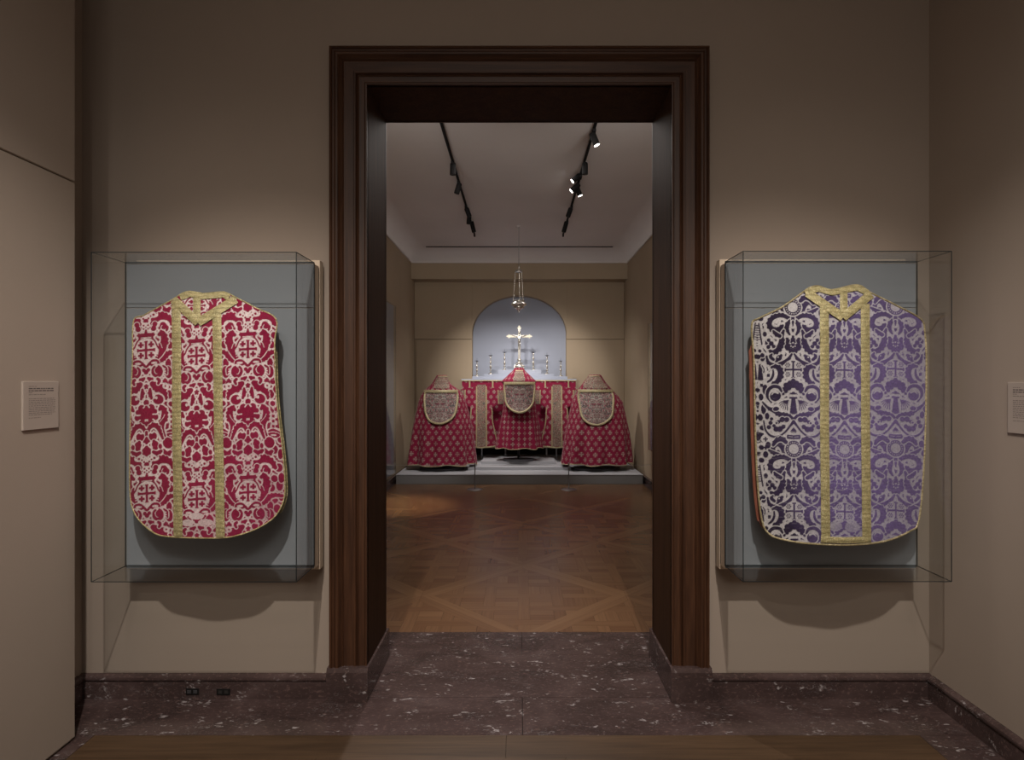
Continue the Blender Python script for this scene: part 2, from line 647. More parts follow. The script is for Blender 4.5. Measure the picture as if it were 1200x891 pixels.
# thickness above
g.box(-ix - .1, ix + .1, yf, GB + .3, 4.0, 4.1)
cg = struct(g, 'ceiling_gallery', M_ceil)
G().box(-1.60, 1.60, 10.215, 10.235, CR - .012, CR + .002).build('air_slot', M_dark, cg)
G().box(-GW, GW, 10.455, 10.485, 3.61, 3.635, .004).build('cornice_fillet', M_ceil, cg)
for sx in (-1, 1):
    G().box(min(sx * GW, sx * (GW - .02)), max(sx * GW, sx * (GW - .02)), WYB, 10.47, 3.612, 3.632, .004).build('cornice_fillet', M_ceil, cg)

# ------------------------------------------------------------------ doorway casing
CP = [(.000, .000), (.000, .044), (.010, .047), (.014, .040), (.022, .040), (.030, .046), (.040, .046), (.050, .032),
      (.056, .026), (.060, .030), (.064, .024), (.108, .022), (.112, .029), (.120, .029), (.124, .022), (.130, .028),
      (.136, .022), (.160, .020), (.166, .026), (.173, .024), (.173, .000)]


def casing_side(sx, yface, sgn, z0=.155):
    """upright board; mitred at the top. profile distance counts from the outer edge inwards"""
    xo, zo = DX + .173, DZ + .173
    g = G()
    n = len(CP)
    vs = []
    for d, p in CP: vs.append((sx * (xo - d), yface - sgn * p, z0))
    for d, p in CP: vs.append((sx * (xo - d), yface - sgn * p, zo - d))
    fs = [(i, (i + 1) % n, n + (i + 1) % n, n + i) for i in range(n)] + [tuple(range(n))]
    g.add(vs, fs)
    return g


def casing_top(yface, sgn):
    xo, zo = DX + .173, DZ + .173
    g = G(); n = len(CP)
    vs = [(-(xo - d), yface - sgn * p, zo - d) for d, p in CP] + [((xo - d), yface - sgn * p, zo - d) for d, p in CP]
    fs = [(i, (i + 1) % n, n + (i + 1) % n, n + i) for i in range(n)]
    g.add(vs, fs)
    return g


trim = bpy.data.objects.new('trim_1', None); C.objects.link(trim); trim['kind'] = 'structure'
for yf_, sg in ((WY, 1), (WYB, -1)):
    for sx in (-1, 1):
        casing_side(sx, yf_, sg).build('casing_upright', M_case_v, trim)
    casing_top(yf_, sg).build('casing_head', M_case_h, trim)
for sx in (-1, 1):
    G().box(min(sx * DX, sx * (DX + .03)), max(sx * DX, sx * (DX + .03)), WY - .012, WYB + .012, .15, DZ + .03).build('door_jamb', M_jamb, trim)
    # marble plinth blocks: casing foot, jamb foot
    for yy, sg in ((WY, 1), (WYB, -1)):
        a, b = sx * (DX - .010), sx * (DX + .183)
        poly = [(yy, 0), (yy - sg * .056, 0), (yy - sg * .056, .140), (yy - sg * .046, .158), (yy, .158)]
        G().prism(poly, 'x', min(a, b), max(a, b)).build('plinth_block', M_marble, trim)
    a, b = sx * (DX - .010), sx * (DX + .03)
    G().box(min(a, b), max(a, b), WY - .002, WYB + .002, 0, .157, .002).build('jamb_foot', M_marble, trim)
G().box(-DX - .03, DX + .03, WY - .012, WYB + .012, DZ, DZ + .03).build('head_jamb', M_jamb, trim)

# ------------------------------------------------------------------ marble baseboards


BP = [(0, 0), (.024, 0), (.024, .078), (.020, .082), (.020, .085), (.028, .088), (.030, .096), (.028, .104), (.018, .110), (.006, .114), (0, .114)]


def base_x(name, x0, x1, yface, sgn):
    g = G().prism([(yface - sgn * d, z) for d, z in BP], 'x', x0, x1)
    return g.build(name, M_marble)


def base_y(name, y0, y1, xface, sgn):
    g = G().prism([(xface - sgn * d, z) for d, z in BP], 'y', y0, y1)
    return g.build(name, M_marble)


for o in (base_x('baseboard_front', XL, -DX - .184, WY, 1), base_x('baseboard_front', DX + .184, XR, WY, 1),
          base_y('baseboard_left', -3, WY - .03, XL, -1), base_y('baseboard_right', -3, WY - .03, XR, 1),
          base_x('baseboard_gallery', -GW, -DX - .184, WYB, -1), base_x('baseboard_gallery', DX + .184, GW, WYB, -1),
          base_y('baseboard_gallery_left', WYB, GB - .05, -GW, -1), base_y('baseboard_gallery_right', WYB, GB - .05, GW, 1)):
    o['kind'] = 'structure'

# ------------------------------------------------------------------ floor
fl = G().box(XL - .2, XR + .2, -3.2, WYB, -.10, -.014).box(-GW - .2, GW + .2, WYB, GB + .5, -.10, -.014).build('floor', M_dark)
fl['kind'] = 'structure'
Y1, Y2, Y3 = 2.545, 2.853, 3.30
XB1, XB0 = 1.705, -1.81
gp = .0012


def slab(x0, x1, y0, y1):
    G().box(x0 + gp, x1 - gp, y0 + gp, y1 - gp, -.013, 0).build('marble_slab', M_marble, fl)


slab(XL, .014, Y1, Y2); slab(.014, XR, Y1, Y2)
slab(-DX - .02, DX + .02, Y2, Y3)
slab(-GW, .014, Y3, 3.602); slab(.014, GW, Y3, 3.602)
for k in range(5):
    slab(XB1, XR, Y1 - 1.1 * (k + 1), Y1 - 1.1 * k)
    slab(XL, XB0, Y1 - 1.1 * (k + 1), Y1 - 1.1 * k)
slab(-GW, -GW + .06, 3.602, 8.9); slab(GW - .06, GW, 3.602, 8.9)


def plank_mesh(poly, ang, tone, name='parquet_strip', z=0.0, join=None):
    """one strip of wood: convex outline, grain direction ang, colour tone"""
    # inset for the joint
    cx = sum(p[0] for p in poly) / len(poly); cy = sum(p[1] for p in poly) / len(poly)
    n = len(poly)
    q = []
    for (x, y) in poly:
        dx, dy = x - cx, y - cy
        l = math.hypot(dx, dy) + 1e-9
        q.append((x - dx / l * .0007, y - dy / l * .0007))
    z += rnd.uniform(-.0003, .0003)
    vs = [(x, y, z) for x, y in q] + [(x, y, -.013) for x, y in q]
    fs = [tuple(range(n))] + [(i, n + i, n + (i + 1) % n, (i + 1) % n) for i in range(n)]
    ca, sa = math.cos(ang), math.sin(ang)
    off = rnd.uniform(0, 20)
    uv = [((x * ca + y * sa) + off, (-x * sa + y * ca) + off * 1.7) for x, y, _ in vs]
    if join is not None:
        b0 = len(join['v'])
        join['v'] += vs
        join['f'] += [tuple(i + b0 for i in f) for f in fs]
        join['uv'] += uv
        join['t'] += [tone] * len(vs)
        return
    return finish_planks(name, vs, fs, uv, [tone] * len(vs))


def finish_planks(name, vs, fs, uv, tn, kind=None):
    me = bpy.data.meshes.new(name)
    me.from_pydata(vs, [], fs)
    ul = me.uv_layers.new(name='grain')
    li = np.empty(len(me.loops), dtype=np.int32)
    me.loops.foreach_get('vertex_index', li)
    ul.data.foreach_set('uv', np.array(uv, dtype=np.float32)[li].ravel())
    at = me.attributes.new('tone', 'FLOAT', 'POINT')
    at.data.foreach_set('value', np.array(tn, dtype=np.float32))
    me.materials.append(M_bord if name == 'border_board' else M_parq)
    o = bpy.data.objects.new(name, me)
    C.objects.link(o)
    o.parent = fl
    if kind: o['kind'] = kind
    return o


# front gallery border boards, then plain boards running to the rear wall
yy = Y1
row = 0
while yy > -2.9:
    wd = .152
    cuts = [XB0, -.055 if row == 0 else rnd.uniform(-.9, .6), XB1]
    if row: cuts = [XB0, cuts[1] - .9 if cuts[1] - .9 > XB0 + .2 else XB0 + .4, cuts[1], min(cuts[1] + 1.0, XB1 - .2), XB1]
    for a, b in zip(cuts[:-1], cuts[1:]):
        plank_mesh([(a, yy - wd), (b, yy - wd), (b, yy), (a, yy)], 0, rnd.uniform(-.6, -.3), 'border_board')
    yy -= wd; row += 1


def clip(poly, nx, ny, c):
    out = []
    for i in range(len(poly)):
        a, b = poly[i], poly[(i + 1) % len(poly)]
        da, db = nx * a[0] + ny * a[1] - c, nx * b[0] + ny * b[1] - c
        if da <= 0: out.append(a)
        if (da < 0 < db) or (db < 0 < da):
            t = da / (da - db)
            out.append((a[0] + (b[0] - a[0]) * t, a[1] + (b[1] - a[1]) * t))
    return out


def parea(p):
    return abs(sum(p[i][0] * p[(i + 1) % len(p)][1] - p[(i + 1) % len(p)][0] * p[i][1] for i in range(len(p)))) / 2


FX0, FX1, FY0, FY1 = -GW + .06, GW - .06, 3.602, 8.9
pieces = []
HD = .722
FWD = .066
for i in range(-4, 5):
    for j in range(-3, 8):
        if (i + j) % 2 == 0: continue
        cx, cy = .03 + HD * i, 4.94 + HD * j
        if abs(cx) > GW + HD or cy < FY0 - HD or cy > FY1 + HD: continue
        # diamond |dx|+|dy| < HD ; frame strips along its edges
        hi = HD - FWD * math.sqrt(2)
        V = [(HD, 0), (0, HD), (-HD, 0), (0, -HD)]
        W = [(hi, 0), (0, hi), (-hi, 0), (0, -hi)]
        for k in range(4):
            a, b = V[k], V[(k + 1) % 4]
            c, d = W[(k + 1) % 4], W[k]
            pieces.append(([(cx + p[0], cy + p[1]) for p in (a, b, c, d)], math.atan2(b[1] - a[1], b[0] - a[0]), rnd.uniform(.45, .95)))
        bnd, cell = .078, .235
        K = 3
        cells = []
        for u in range(-K, K + 1):
            for v in range(-K, K + 1):
                x0 = u * cell - bnd / 2; y0_ = v * cell - bnd / 2
                # crossing
                horiz = (u + v) % 2 == 0
                # horizontal run spans the crossing when horiz, vertical otherwise
                if horiz:
                    cells.append((x0 - (cell - bnd), x0 + cell, y0_, y0_ + bnd, 0))
                else:
                    cells.append((x0, x0 + bnd, y0_ - (cell - bnd), y0_ + cell, PI / 2))
                # filler square
                a0, b0 = x0 + bnd, y0_ + bnd
                sq = cell - bnd
                if (u * 7 + v * 3) % 4 != 0:
                    cells.append((a0, a0 + sq, b0, b0 + sq / 2, 0)); cells.append((a0, a0 + sq, b0 + sq / 2, b0 + sq, 0))
                else:
                    cells.append((a0, a0 + sq / 2, b0, b0 + sq, PI / 2)); cells.append((a0 + sq / 2, a0 + sq, b0, b0 + sq, PI / 2))
        for (xa, xb, ya, yb_, an) in cells:
            p = [(cx + xa, cy + ya), (cx + xb, cy + ya), (cx + xb, cy + yb_), (cx + xa, cy + yb_)]
            for nx, ny in ((1, 1), (-1, 1), (-1, -1), (1, -1)):
                if len(p) < 3: break
                p = clip(p, nx, ny, nx * cx + ny * cy + hi)
            if len(p) >= 3 and parea(p) > 3e-4:
                pieces.append((p, an, rnd.uniform(.1, .75)))
fin = []
for p, an, tn in pieces:
    for nx, ny, c in ((1, 0, FX1), (-1, 0, -FX0), (0, 1, FY1), (0, -1, -FY0)):
        if len(p) < 3: break
        p = clip(p, nx, ny, c)
    if len(p) >= 3 and parea(p) > 2e-4:
        cyy = sum(q[1] for q in p) / len(p); cxx = sum(q[0] for q in p) / len(p)
        vis = abs(cxx) < .745 + (cyy - 3.25) * .228
        fin.append((p, an, tn, parea(p) / cyy ** 3 * (1 if vis else .001)))
fin.sort(key=lambda t: -t[3])
for p, an, tn, _ in fin[:295]:
    plank_mesh(p, an, tn)
J = dict(v=[], f=[], uv=[], t=[])
for p, an, tn, _ in fin[295:]:
    plank_mesh(p, an, tn, join=J)
finish_planks('parquet_strips_far', J['v'], J['f'], J['uv'], J['t'], 'stuff')


# ------------------------------------------------------------------ woven pattern tiles
def spline(pts, n=10):
    P_ = [np.array(p, float) for p in pts]
    if len(P_) < 3:
        return [P_[0] + (P_[1] - P_[0]) * t for t in np.linspace(0, 1, n)]
    out = []
    E = [2 * P_[0] - P_[1]] + P_ + [2 * P_[-1] - P_[-2]]
    for i in range(1, len(E) - 2):
        p0, p1, p2, p3 = E[i - 1:i + 3]
        for t in np.linspace(0, 1, n, endpoint=False):
            out.append(.5 * ((2 * p1) + (-p0 + p2) * t + (2 * p0 - 5 * p1 + 4 * p2 - p3) * t * t + (-p0 + 3 * p1 - 3 * p2 + p3) * t ** 3))
    out.append(P_[-1])
    return out


class Tile:
    """half of a mirror-symmetric repeat; x is measured from the axis, y down, in photograph pixels"""

    def __init__(s, T, Wd=42, q=5):
        s.T, s.Wd, s.q = T, Wd, q
        s.a = np.zeros((int(round(T * q)), Wd * q))
        s.p = np.zeros_like(s.a)      # ground that has to stay bare
        s.H, s.Wp = s.a.shape

    def _st(s, x, y, r, ry, val, keep=True):
        q = s.q
        m = max(r, ry) + 1
        for yy in (y % s.T, y % s.T - s.T, y % s.T + s.T):
            if yy + m < 0 or yy - m > s.T: continue
            for xx in ((x, -x) if abs(x) < m + 1 else (x,)):
                i0, i1 = max(0, int((yy - m) * q)), min(s.H, int((yy + m) * q) + 1)
                j0, j1 = max(0, int((xx - m) * q)), min(s.Wp, int((xx + m) * q) + 1)
                if i0 >= i1 or j0 >= j1: continue
                Yg, Xg = np.mgrid[i0:i1, j0:j1]
                dx = (Xg + .5) / q - xx; dy = (Yg + .5) / q - yy
                d = np.sqrt((dx / r) ** 2 + (dy / ry) ** 2)
                al = np.clip((1 - d) * min(r, ry) * q * .8 + .5, 0, 1)
                sub = s.a[i0:i1, j0:j1]
                sub[:] = sub * (1 - al) + val * al
                if val == 0 and keep:
                    sp_ = s.p[i0:i1, j0:j1]; sp_[:] = np.maximum(sp_, al)

    def ell(s, x, y, r, ry=None, val=1.0, out=0.0):
        ry = ry or r
        if out: s._st(x, y, r + out, ry + out, 0, False)
        s._st(x, y, r, ry, val)

    def blob(s, L_, val=1.0, out=1.0):
        if out:
            for x, y, r in L_: s._st(x, y, r + out, r + out, 0, False)
        for x, y, r in L_: s._st(x, y, r, r, val)

    def stroke(s, pts, rad, val=1.0, out=1.0):
        sp = spline(pts, 9)
        if not hasattr(rad, '__len__'): rad = [rad] * len(pts)
        rr = np.interp(np.linspace(0, len(pts) - 1, len(sp)), range(len(pts)), rad)
        lobes = []
        if val > .5 and max(rad) > 2.3:
            # acanthus lobes along the outer side of the curve
            acc, last, side = 0.0, None, 1
            for i in range(1, len(sp) - 1):
                d = sp[i + 1] - sp[i - 1]
                l = math.hypot(*d) + 1e-9
                nrm = np.array([-d[1], d[0]]) / l
                c = sp[i + 1] + sp[i - 1] - 2 * sp[i]
                k = float(np.dot(c, nrm))
                side = -1 if k > 0 else 1
                acc += math.hypot(*(sp[i] - sp[i - 1]))
                if acc > 3.4 and rr[i] > 1.9:
                    acc = 0
                    lobes.append((sp[i] + nrm * side * rr[i] * .78 + d / l * .5, rr[i] * .52))
        if out:
            for p, r in zip(sp, rr): s._st(p[0], p[1], r + out, r + out, 0, False)
            for p, r in lobes: s._st(p[0], p[1], r + out * .8, r + out * .8, 0, False)
        for p, r in zip(sp, rr): s._st(p[0], p[1], r * .93, r * .93, val)
        for p, r in lobes: s._st(p[0], p[1], r, r, val)
        if lobes:
            # midrib, pressed lighter into the pile
            m0, m1 = int(len(sp) * .2), int(len(sp) * .8)
            for p in sp[m0:m1]: s._st(p[0], p[1], .38, .38, .55)

    def rect(s, x0, x1, y0, y1, val=1.0):
        q = s.q
        off = 0 if y0 >= 0 else s.T
        for o in (off, off - s.T, off + s.T):
            i0, i1 = int((y0 + o) * q), int((y1 + o) * q)
            i0, i1 = max(i0, 0), min(i1, s.H)
            j0, j1 = max(0, int(x0 * q)), min(s.Wp, int(x1 * q))
            if i0 < i1 and j0 < j1: s.a[i0:i1, j0:j1] = val

    def plus(s, x, y, L_, t, val=1.0):
        s.rect(x - L_, x + L_, y - t / 2, y + t / 2, val)
        s.rect(x - t / 2, x + t / 2, y - L_, y + L_, val)

    def sample(s, dx, v):
        dx = np.abs(dx)
        k = np.mod(dx, 2 * s.Wd)
        dx = np.where(k > s.Wd, 2 * s.Wd - k, k)
        fx = np.clip(dx * s.q - .5, 0, s.Wp - 1.001)
        fy = np.mod(v, s.T) * s.q - .5
        x0 = fx.astype(int); y0 = np.floor(fy).astype(int)
        tx, ty = fx - x0, fy - y0
        y1 = (y0 + 1) % s.H; y0 = y0 % s.H
        x1 = np.minimum(x0 + 1, s.Wp - 1)
        A = s.a
        return (A[y0, x0] * (1 - tx) + A[y0, x1] * tx) * (1 - ty) + (A[y1, x0] * (1 - tx) + A[y1, x1] * tx) * ty


def red_tile():
    t = Tile(168)
    # filling foliage near the outer edge of the half repeat
    for (x, y, a, b) in ((27, -14, 3.5, 3.5), (27.5, -6, 4, 4.5), (37, -10, 4, 7), (26, 16, 3.4, 6), (26, 26, 4.2, 7), (34, 18, 4, 5), (36, 30, 4, 6),
                         (27, 52, 3.6, 5), (34, 46, 4.5, 5), (37, 60, 3.5, 6), (29, 63, 3, 3), (31, 117, 4, 5), (38, 122, 3, 6), (39, 4, 3, 5),
                         (36, 138, 4.5, 5), (31, 151, 4, 4), (39, 150, 3.5, 6), (38, 104, 3.5, 5)):
        t.ell(x, y, a, b, out=1.0)
    # boxes and small letters beside the palmette
    for y in (76, 82, 88): t.rect(28, 31, y, y + 3.4)
    t.rect(34.5, 37.5, 74, 92); t.rect(32, 40, 80, 83); t.rect(32, 40, 88, 91)
    t.stroke([(25, 96), (30, 94), (37, 97)], 1.6)
    t.ell(30, 100, 7.5, 3.2, out=1); t.ell(30, 100, 3.5, 1.1, 0)
    t.ell(25, 109, 6, 6.5, out=1.3)
    t.stroke([(20, 118), (24, 122), (28, 119)], [2, 3, 2])
    # crown and helmet-like shoulders
    t.stroke([(8, 138), (13, 131), (19, 129), (27, 131), (32, 138)], [3.5, 4.5, 4.5, 3.5, 2.5])
    t.ell(20.5, 141.5, 6.2, 6.2, out=1.8)
    t.stroke([(15, 141), (17, 136), (22, 135), (26, 139)], .8, 0, 0)
    t.blob([(9, 143, 3.2), (10.5, 138, 3)])
    t.ell(9.5, 127, 5.2, 3.6, 0); t.ell(0, 126, 3, 3.4, 0)
    t.ell(9, 127, 1.4); t.ell(12.3, 125.5, .8); t.ell(5.6, 128.5, 1.0)
    t.ell(0, 134, 3.0, 2.6, out=.8); t.ell(3, 131, 1.2)
    t.ell(0, 141, 6.4, 5.4, 0)
    for x, y, r in ((2.6, 139, 1.1), (2.6, 143, 1.0), (0, 141, .8), (0, 145, 1.2), (5, 141.5, .8)): t.ell(x, y, r)
    t.rect(0, 8.8, 148.2, 156.4); t.ell(8.5, 150, 2.2); t.ell(0, 147.6, 1.8)
    t.ell(3.6, 147, 1.8, 1.3, 0)
    t.rect(0, 6.4, 152.9, 153.9, 0)
    t.stroke([(19, 139.5), (17.6, 142.5), (20, 145.4), (23, 144)], .5, 0, 0)
    t.stroke([(10, 148.8), (16, 148), (23, 149.5)], .7, 0, 0)
    # acanthus leaf beside the shield
    t.stroke([(15.5, -17.5), (19.5, -19.5), (21.5, -12), (20, -4), (18, 5), (14.5, 13)], [2.2, 3.2, 4.2, 4.6, 4.0, 2.2], out=1.4)
    t.ell(15.6, -14.4, 1.2, 1.4, 0)
    t.stroke([(12.5, -10), (17, -7), (19, -2)], .55, 0, 0)
    t.stroke([(15, 15), (21, 10), (25, 5), (31, 2.5), (40, 3)], [1.8, 2.6, 2.8, 2.4, 2], out=1)
    # shield
    for k in range(14):
        y = -12 + k * 2
        t.ell(0, y, [7, 8.5, 10, 11.5, 12.5, 13.2, 13.4, 13.4, 13.2, 12.8, 11.5, 9, 6, 3][k], 2, 0)
    t.stroke([(8, -13), (11, -9), (13.6, -3)], .9, 1, 0)
    t.plus(0, 0, 10.6, 2.8)
    t.rect(8.8, 10.6, -2, 2); t.rect(0, 2, -10.8, -9.2); t.rect(0, 2, 9.2, 10.8)
    for y in (-6.3, 6.1):
        t.plus(6.1, y, 3.4, 2.6)
    t.ell(12, 9, 1.2); t.ell(13, 6.4, .8)
    # ribbon, bud, volutes
    t.stroke([(0, 21), (3, 17), (8, 12.8), (13.5, 13.4), (14, 17), (8, 18), (3.5, 16.5)], [1.6, 1.5, 1.5, 1.4, 1.4, 1.3, 1.3], out=.8)
    t.ell(9.3, 15.3, 3.4, 1.2, 0)
    t.blob([(0, 26, 2.6), (2.6, 23.4, 2.2)])
    t.ell(12.8, 25.5, 6.8, 7.4, out=1.5); t.ell(12.0, 18.8, 1.8, 1.5, 0)
    t.stroke([(12.4, 20), (9.6, 23.5), (11, 28), (14, 28.6)], [.3, .55, .55, .2], 0, 0); t.stroke([(20, 19), (23.5, 22), (24, 28)], [1.2, 1.6, 1.0])
    for k in range(10):
        a = -.3 + k * .27
        t.ell(12.8 + 9.6 * math.cos(a), 25.5 + 10 * math.sin(a), .95, .95, 0)
        t.ell(12.8 + 9.6 * math.cos(a + .13), 25.5 + 10 * math.sin(a + .13), .6, .6, 1)
    # arch of two leaves over the lozenge
    t.stroke([(2.2, 33), (5.5, 35.5), (8.5, 42)], [1.6, 3, 2.6], .85)
    t.blob([(0, 43, 1.7), (1.8, 42, 1.1), (1.2, 44.6, 1.1)], out=0); t.ell(0, 40.8, 1.1)
    # big scroll under the arch
    t.stroke([(7, 40), (11.5, 43), (17, 46), (21.5, 51.5), (23, 57)], [3.2, 5.2, 4.8, 3.0, 2.0])
    t.stroke([(13.5, 34.5), (15.5, 36.5), (14, 40)], [1.9, 1.8, 1.6])
    t.ell(14, 58.5, 6.2, 5.8, out=1.9)
    t.stroke([(9.5, 57.5), (10, 53), (14, 51), (18.5, 53.5)], [.7, 1.1, 1.1, .7], 0, 0)
    t.ell(11.8, 56.6, 1.4, 2, 0)
    t.stroke([(4.5, 46), (4.5, 51), (6, 57)], [1.6, 2.6, 1.6])
    t.ell(22.5, 42.5, 3.6, 3.6, 0); t.ell(22.5, 42.5, 1.1)
    # palmette
    t.blob([(0, 61.5, 3.2), (2, 65, 2)])
    t.blob([(5.5, 68, 4.2), (9.6, 72.5, 3.2), (10.4, 79, 3.6), (5, 77, 5), (5.2, 84, 3.3), (0, 75, 6), (0, 86.5, 3.0), (0, 69, 4)])
    for (a, b) in (((7.5, 75.7), (11.5, 75.9)), ((7.6, 81.5), (9.5, 83)), ((2.2, 65.8), (3.5, 67.5))):
        t.stroke([a, b], .9, 0, 0)
    t.stroke([(1.8, 72), (3.5, 76), (2, 82)], .5, .55, 0); t.stroke([(4, 71), (7, 77)], .4, .6, 0)
    # side leaf
    t.stroke([(15.4, 70.5), (18, 67.4), (21, 72), (20.5, 80), (18, 87), (18.5, 94), (21.5, 101)], [1.8, 2.6, 3.6, 4.0, 3.4, 2.4, 1.6], out=1.1)
    t.ell(15.6, 73.6, 1.3, 1.2, 0); t.stroke([(15.5, 85), (19.5, 80), (21.5, 76)], .5, 0, 0)
    # lower volutes and bud
    t.stroke([(1.5, 97.5), (3.5, 91.5), (8.5, 88.6), (13.5, 91.5), (16.5, 98), (19, 104)], [1.6, 2.4, 3, 2.8, 2.0, 1.6])
    t.ell(7.2, 101.5, 5.0, 4.8, out=1.7)
    t.stroke([(4.2, 97), (7, 97.5), (8.6, 95.6)], [.9, .9, .7], 0, 0)
    t.stroke([(0, 96), (0, 102)], 1.6); t.stroke([(0, 103), (0, 106.5), (0, 110.5)], [1.6, 3.2, .8])
    for k in range(7): t.ell(14.6 + .35 * k, 100 + 2.1 * k, .7, .7, 0)
    t.blob([(10, 111, 4.0), (10.2, 115, 3.2), (8.6, 107.5, 2)])
    t.stroke([(0, 113), (0, 118.5), (0, 124)], [1.2, 5.4, 1.0], out=1.2)
    t.stroke([(8, 120), (12, 121.5), (17, 119)], [2.0, 2.6, 2])
    t.ell(16, 113.5, 2.2, 3, out=.8)
    return t


def purple_tile():
    t = Tile(166)
    for (x, y, a, b) in ((33, 5, 3, 4), (38, 12, 3.4, 3), (33, 30, 2.4, 3), (36, 58, 3, 4), (30, 40, 3, 3.5), (33, 95, 3.2, 6), (38, 104, 2.8, 4),
                         (35, 118, 3, 6), (39, 128, 3, 4), (31, 126, 2.6, 4), (36, 140, 4, 3), (30, 160, 3, 4), (38, 163, 3, 3)):
        t.ell(x, y, a, b, out=1)
    # tower and tunic at the edge of the repeat
    t.stroke([(40, 18), (38, 32), (36.5, 42)], 1.0, 1, 0); t.stroke([(41.5, 20), (41.5, 44)], .6, 1, 0)
    for k in range(7): t.stroke([(39.5 - k * .2, 21 + 2.6 * k), (42, 21 + 2.6 * k)], .45, 1, 0)
    t.blob([(39, 50, 2), (36, 55, 2.6), (41, 57, 2.8)])
    for k in range(9): t.ell(38.5, 67 + 2 * k, 2.0 + .2 * k, 1.6, .85)
    t.stroke([(36.5, 67), (34.3, 71), (34.6, 75)], .7)
    t.rect(27.5, 31, 76.5, 80); t.rect(35.5, 39, 88.5, 92); t.plus(33, 153, 2.8, 1.8); t.plus(33, 163, 2.8, 1.8)
    # scrolls over and beside the ring
    t.stroke([(11, 5), (14, -3), (19, -7), (24, -3), (22.5, 3), (18, 2)], [2.4, 3.0, 3.0, 2.8, 2.4, 1.8])
    t.stroke([(12, 8), (18, 6), (24, 3), (29, 0)], [2.2, 2.6, 2.2, 1.4])
    t.stroke([(1.2, 13), (6, 12), (11, 9.5), (18, 9), (25, 12), (27.5, 18.5), (24, 24), (17, 25), (12, 21.5)], [2.0, 2.4, 2.6, 2.8, 3.0, 3.2, 3.4, 3.2, 2.2])
    t.ell(18, 15.5, 3.6, 2.6, 0); t.stroke([(15, 18), (17.5, 20)], 1.2, 0, 0)
    t.stroke([(19, 22.6), (23.5, 21), (25.6, 17)], .45, .5, 0)
    t.stroke([(3.4, 16), (6.6, 21), (6.5, 27), (3.8, 32)], [2.2, 2.9, 2.2, 1.2])
    t.stroke([(0, 11), (0, 17)], 2.2); t.stroke([(0, 17), (0, 22)], [1.6, .6])
    # ring
    t.ell(0, 0, 11.2, 11.2, 0); t.ell(0, 0, 9.6); t.ell(0, 0, 5.8, 5.8, 0)
    for k in range(18):
        a = 2 * PI * k / 18
        t.ell(7.7 * math.cos(a), 7.7 * math.sin(a), .75, .75, 0)
    # flower
    t.blob([(0, 34.5, 1.6), (0, 38, 2.8), (7, 37.6, 2.4), (5.4, 41, 3.4), (9.4, 44.6, 2.8), (6, 47.5, 3.4), (2, 51.6, 3.2), (0, 43.5, 5)])
    t.stroke([(3, 39), (4.4, 42.4)], .4, 0, 0)
    for x, y in ((0, 41.6), (2.8, 42.4), (2.4, 45.6), (0, 46.6)): t.ell(x, y, .95, .95, 0)
    # leaves beside the flower
    t.stroke([(11, 27), (13, 33), (13.8, 41), (17.5, 48), (23, 51.5), (27.5, 49)], [1.6, 2.8, 3.6, 3.8, 2.8, 1.6])
    t.stroke([(15.5, 33), (20, 30), (23, 26.5)], [2.4, 2.4, 1.4]); t.blob([(25.5, 41, 2.8), (22.6, 44.6, 2.2), (28.5, 37, 2.2), (29, 45, 2.4)])
    t.stroke([(15.3, 37), (17, 44), (21.5, 48)], .45, .5, 0)
    t.stroke([(1.6, 55), (6, 61), (13, 65), (22, 66.5), (29, 63), (31, 56)], [1.3, 2.2, 2.6, 2.4, 2.2, 1.4])
    t.blob([(16.5, 58.5, 3.4), (19.5, 61, 2.6), (14, 56, 1.8)]); t.stroke([(23, 60), (26.5, 56.5), (25, 53.6)], [1.8, 2.2, 1.2])
    t.ell(17.6, 57.4, 1.0, 1.0, 0)
    # octagon with cross
    t.ell(0, 73, 12.4, 11.6, 0)
    t.plus(0, 73, 10, 2.3); t.rect(8.6, 10.2, 71, 75); t.rect(0, 2.2, 62.8, 64.6); t.rect(0, 2.2, 81.6, 83.4)
    for y in (67.6, 78.6):
        for k in range(6): t.ell(6.4 + 2.2 * math.cos(k * PI / 3), y + 2.2 * math.sin(k * PI / 3), .85)
        t.ell(6.4, y, .7)
    t.stroke([(25, 69), (19.5, 68.6), (15.6, 73), (15.4, 80), (19, 86), (24, 88)], [1.8, 2.8, 3.4, 3.6, 3.0, 1.8])
    t.stroke([(23.5, 72), (23.6, 78), (26, 83), (30, 86)], [.9, 1.6, 1.6, 1.2])
    # crowned leaf
    t.blob([(0, 86, 2.6), (4, 89, 3.2), (8.6, 91, 3.0), (11.6, 95.6, 2.6), (5.6, 94, 3.6), (0, 91, 3.8), (8.5, 98.5, 2.2), (12, 101, 1.8)])
    t.stroke([(2, 90), (4, 95)], .4, .5, 0)
    # side volute
    t.stroke([(14, 98), (17, 93), (24, 91.6), (29.5, 96), (30.5, 103), (26, 109.5)], [1.4, 2.0, 2.2, 2.2, 1.8, 1.4])
    t.ell(21, 103, 6.4, 5.8, out=1.5); t.stroke([(18, 99.5), (22, 97.8), (25.5, 101)], [1.2, 1.3, .6], 0, 0); t.stroke([(19, 105), (23.5, 105.6), (25.8, 102)], .45, .5, 0)
    # tower with sprays
    for k in range(10): t.ell(0, 107 + 1.9 * k, 2.4 + .24 * k, 1.5, .95)
    t.rect(0, 4.6, 105, 107.4)
    for k in range(6):
        a = .1 + k * .26
        t.stroke([(6, 109), (6 + 6 * math.cos(a), 109 + 5 * math.sin(a)), (6.4 + 10.5 * math.cos(a + .1), 109.5 + 11 * math.sin(a + .1))], .55, 1, 0)
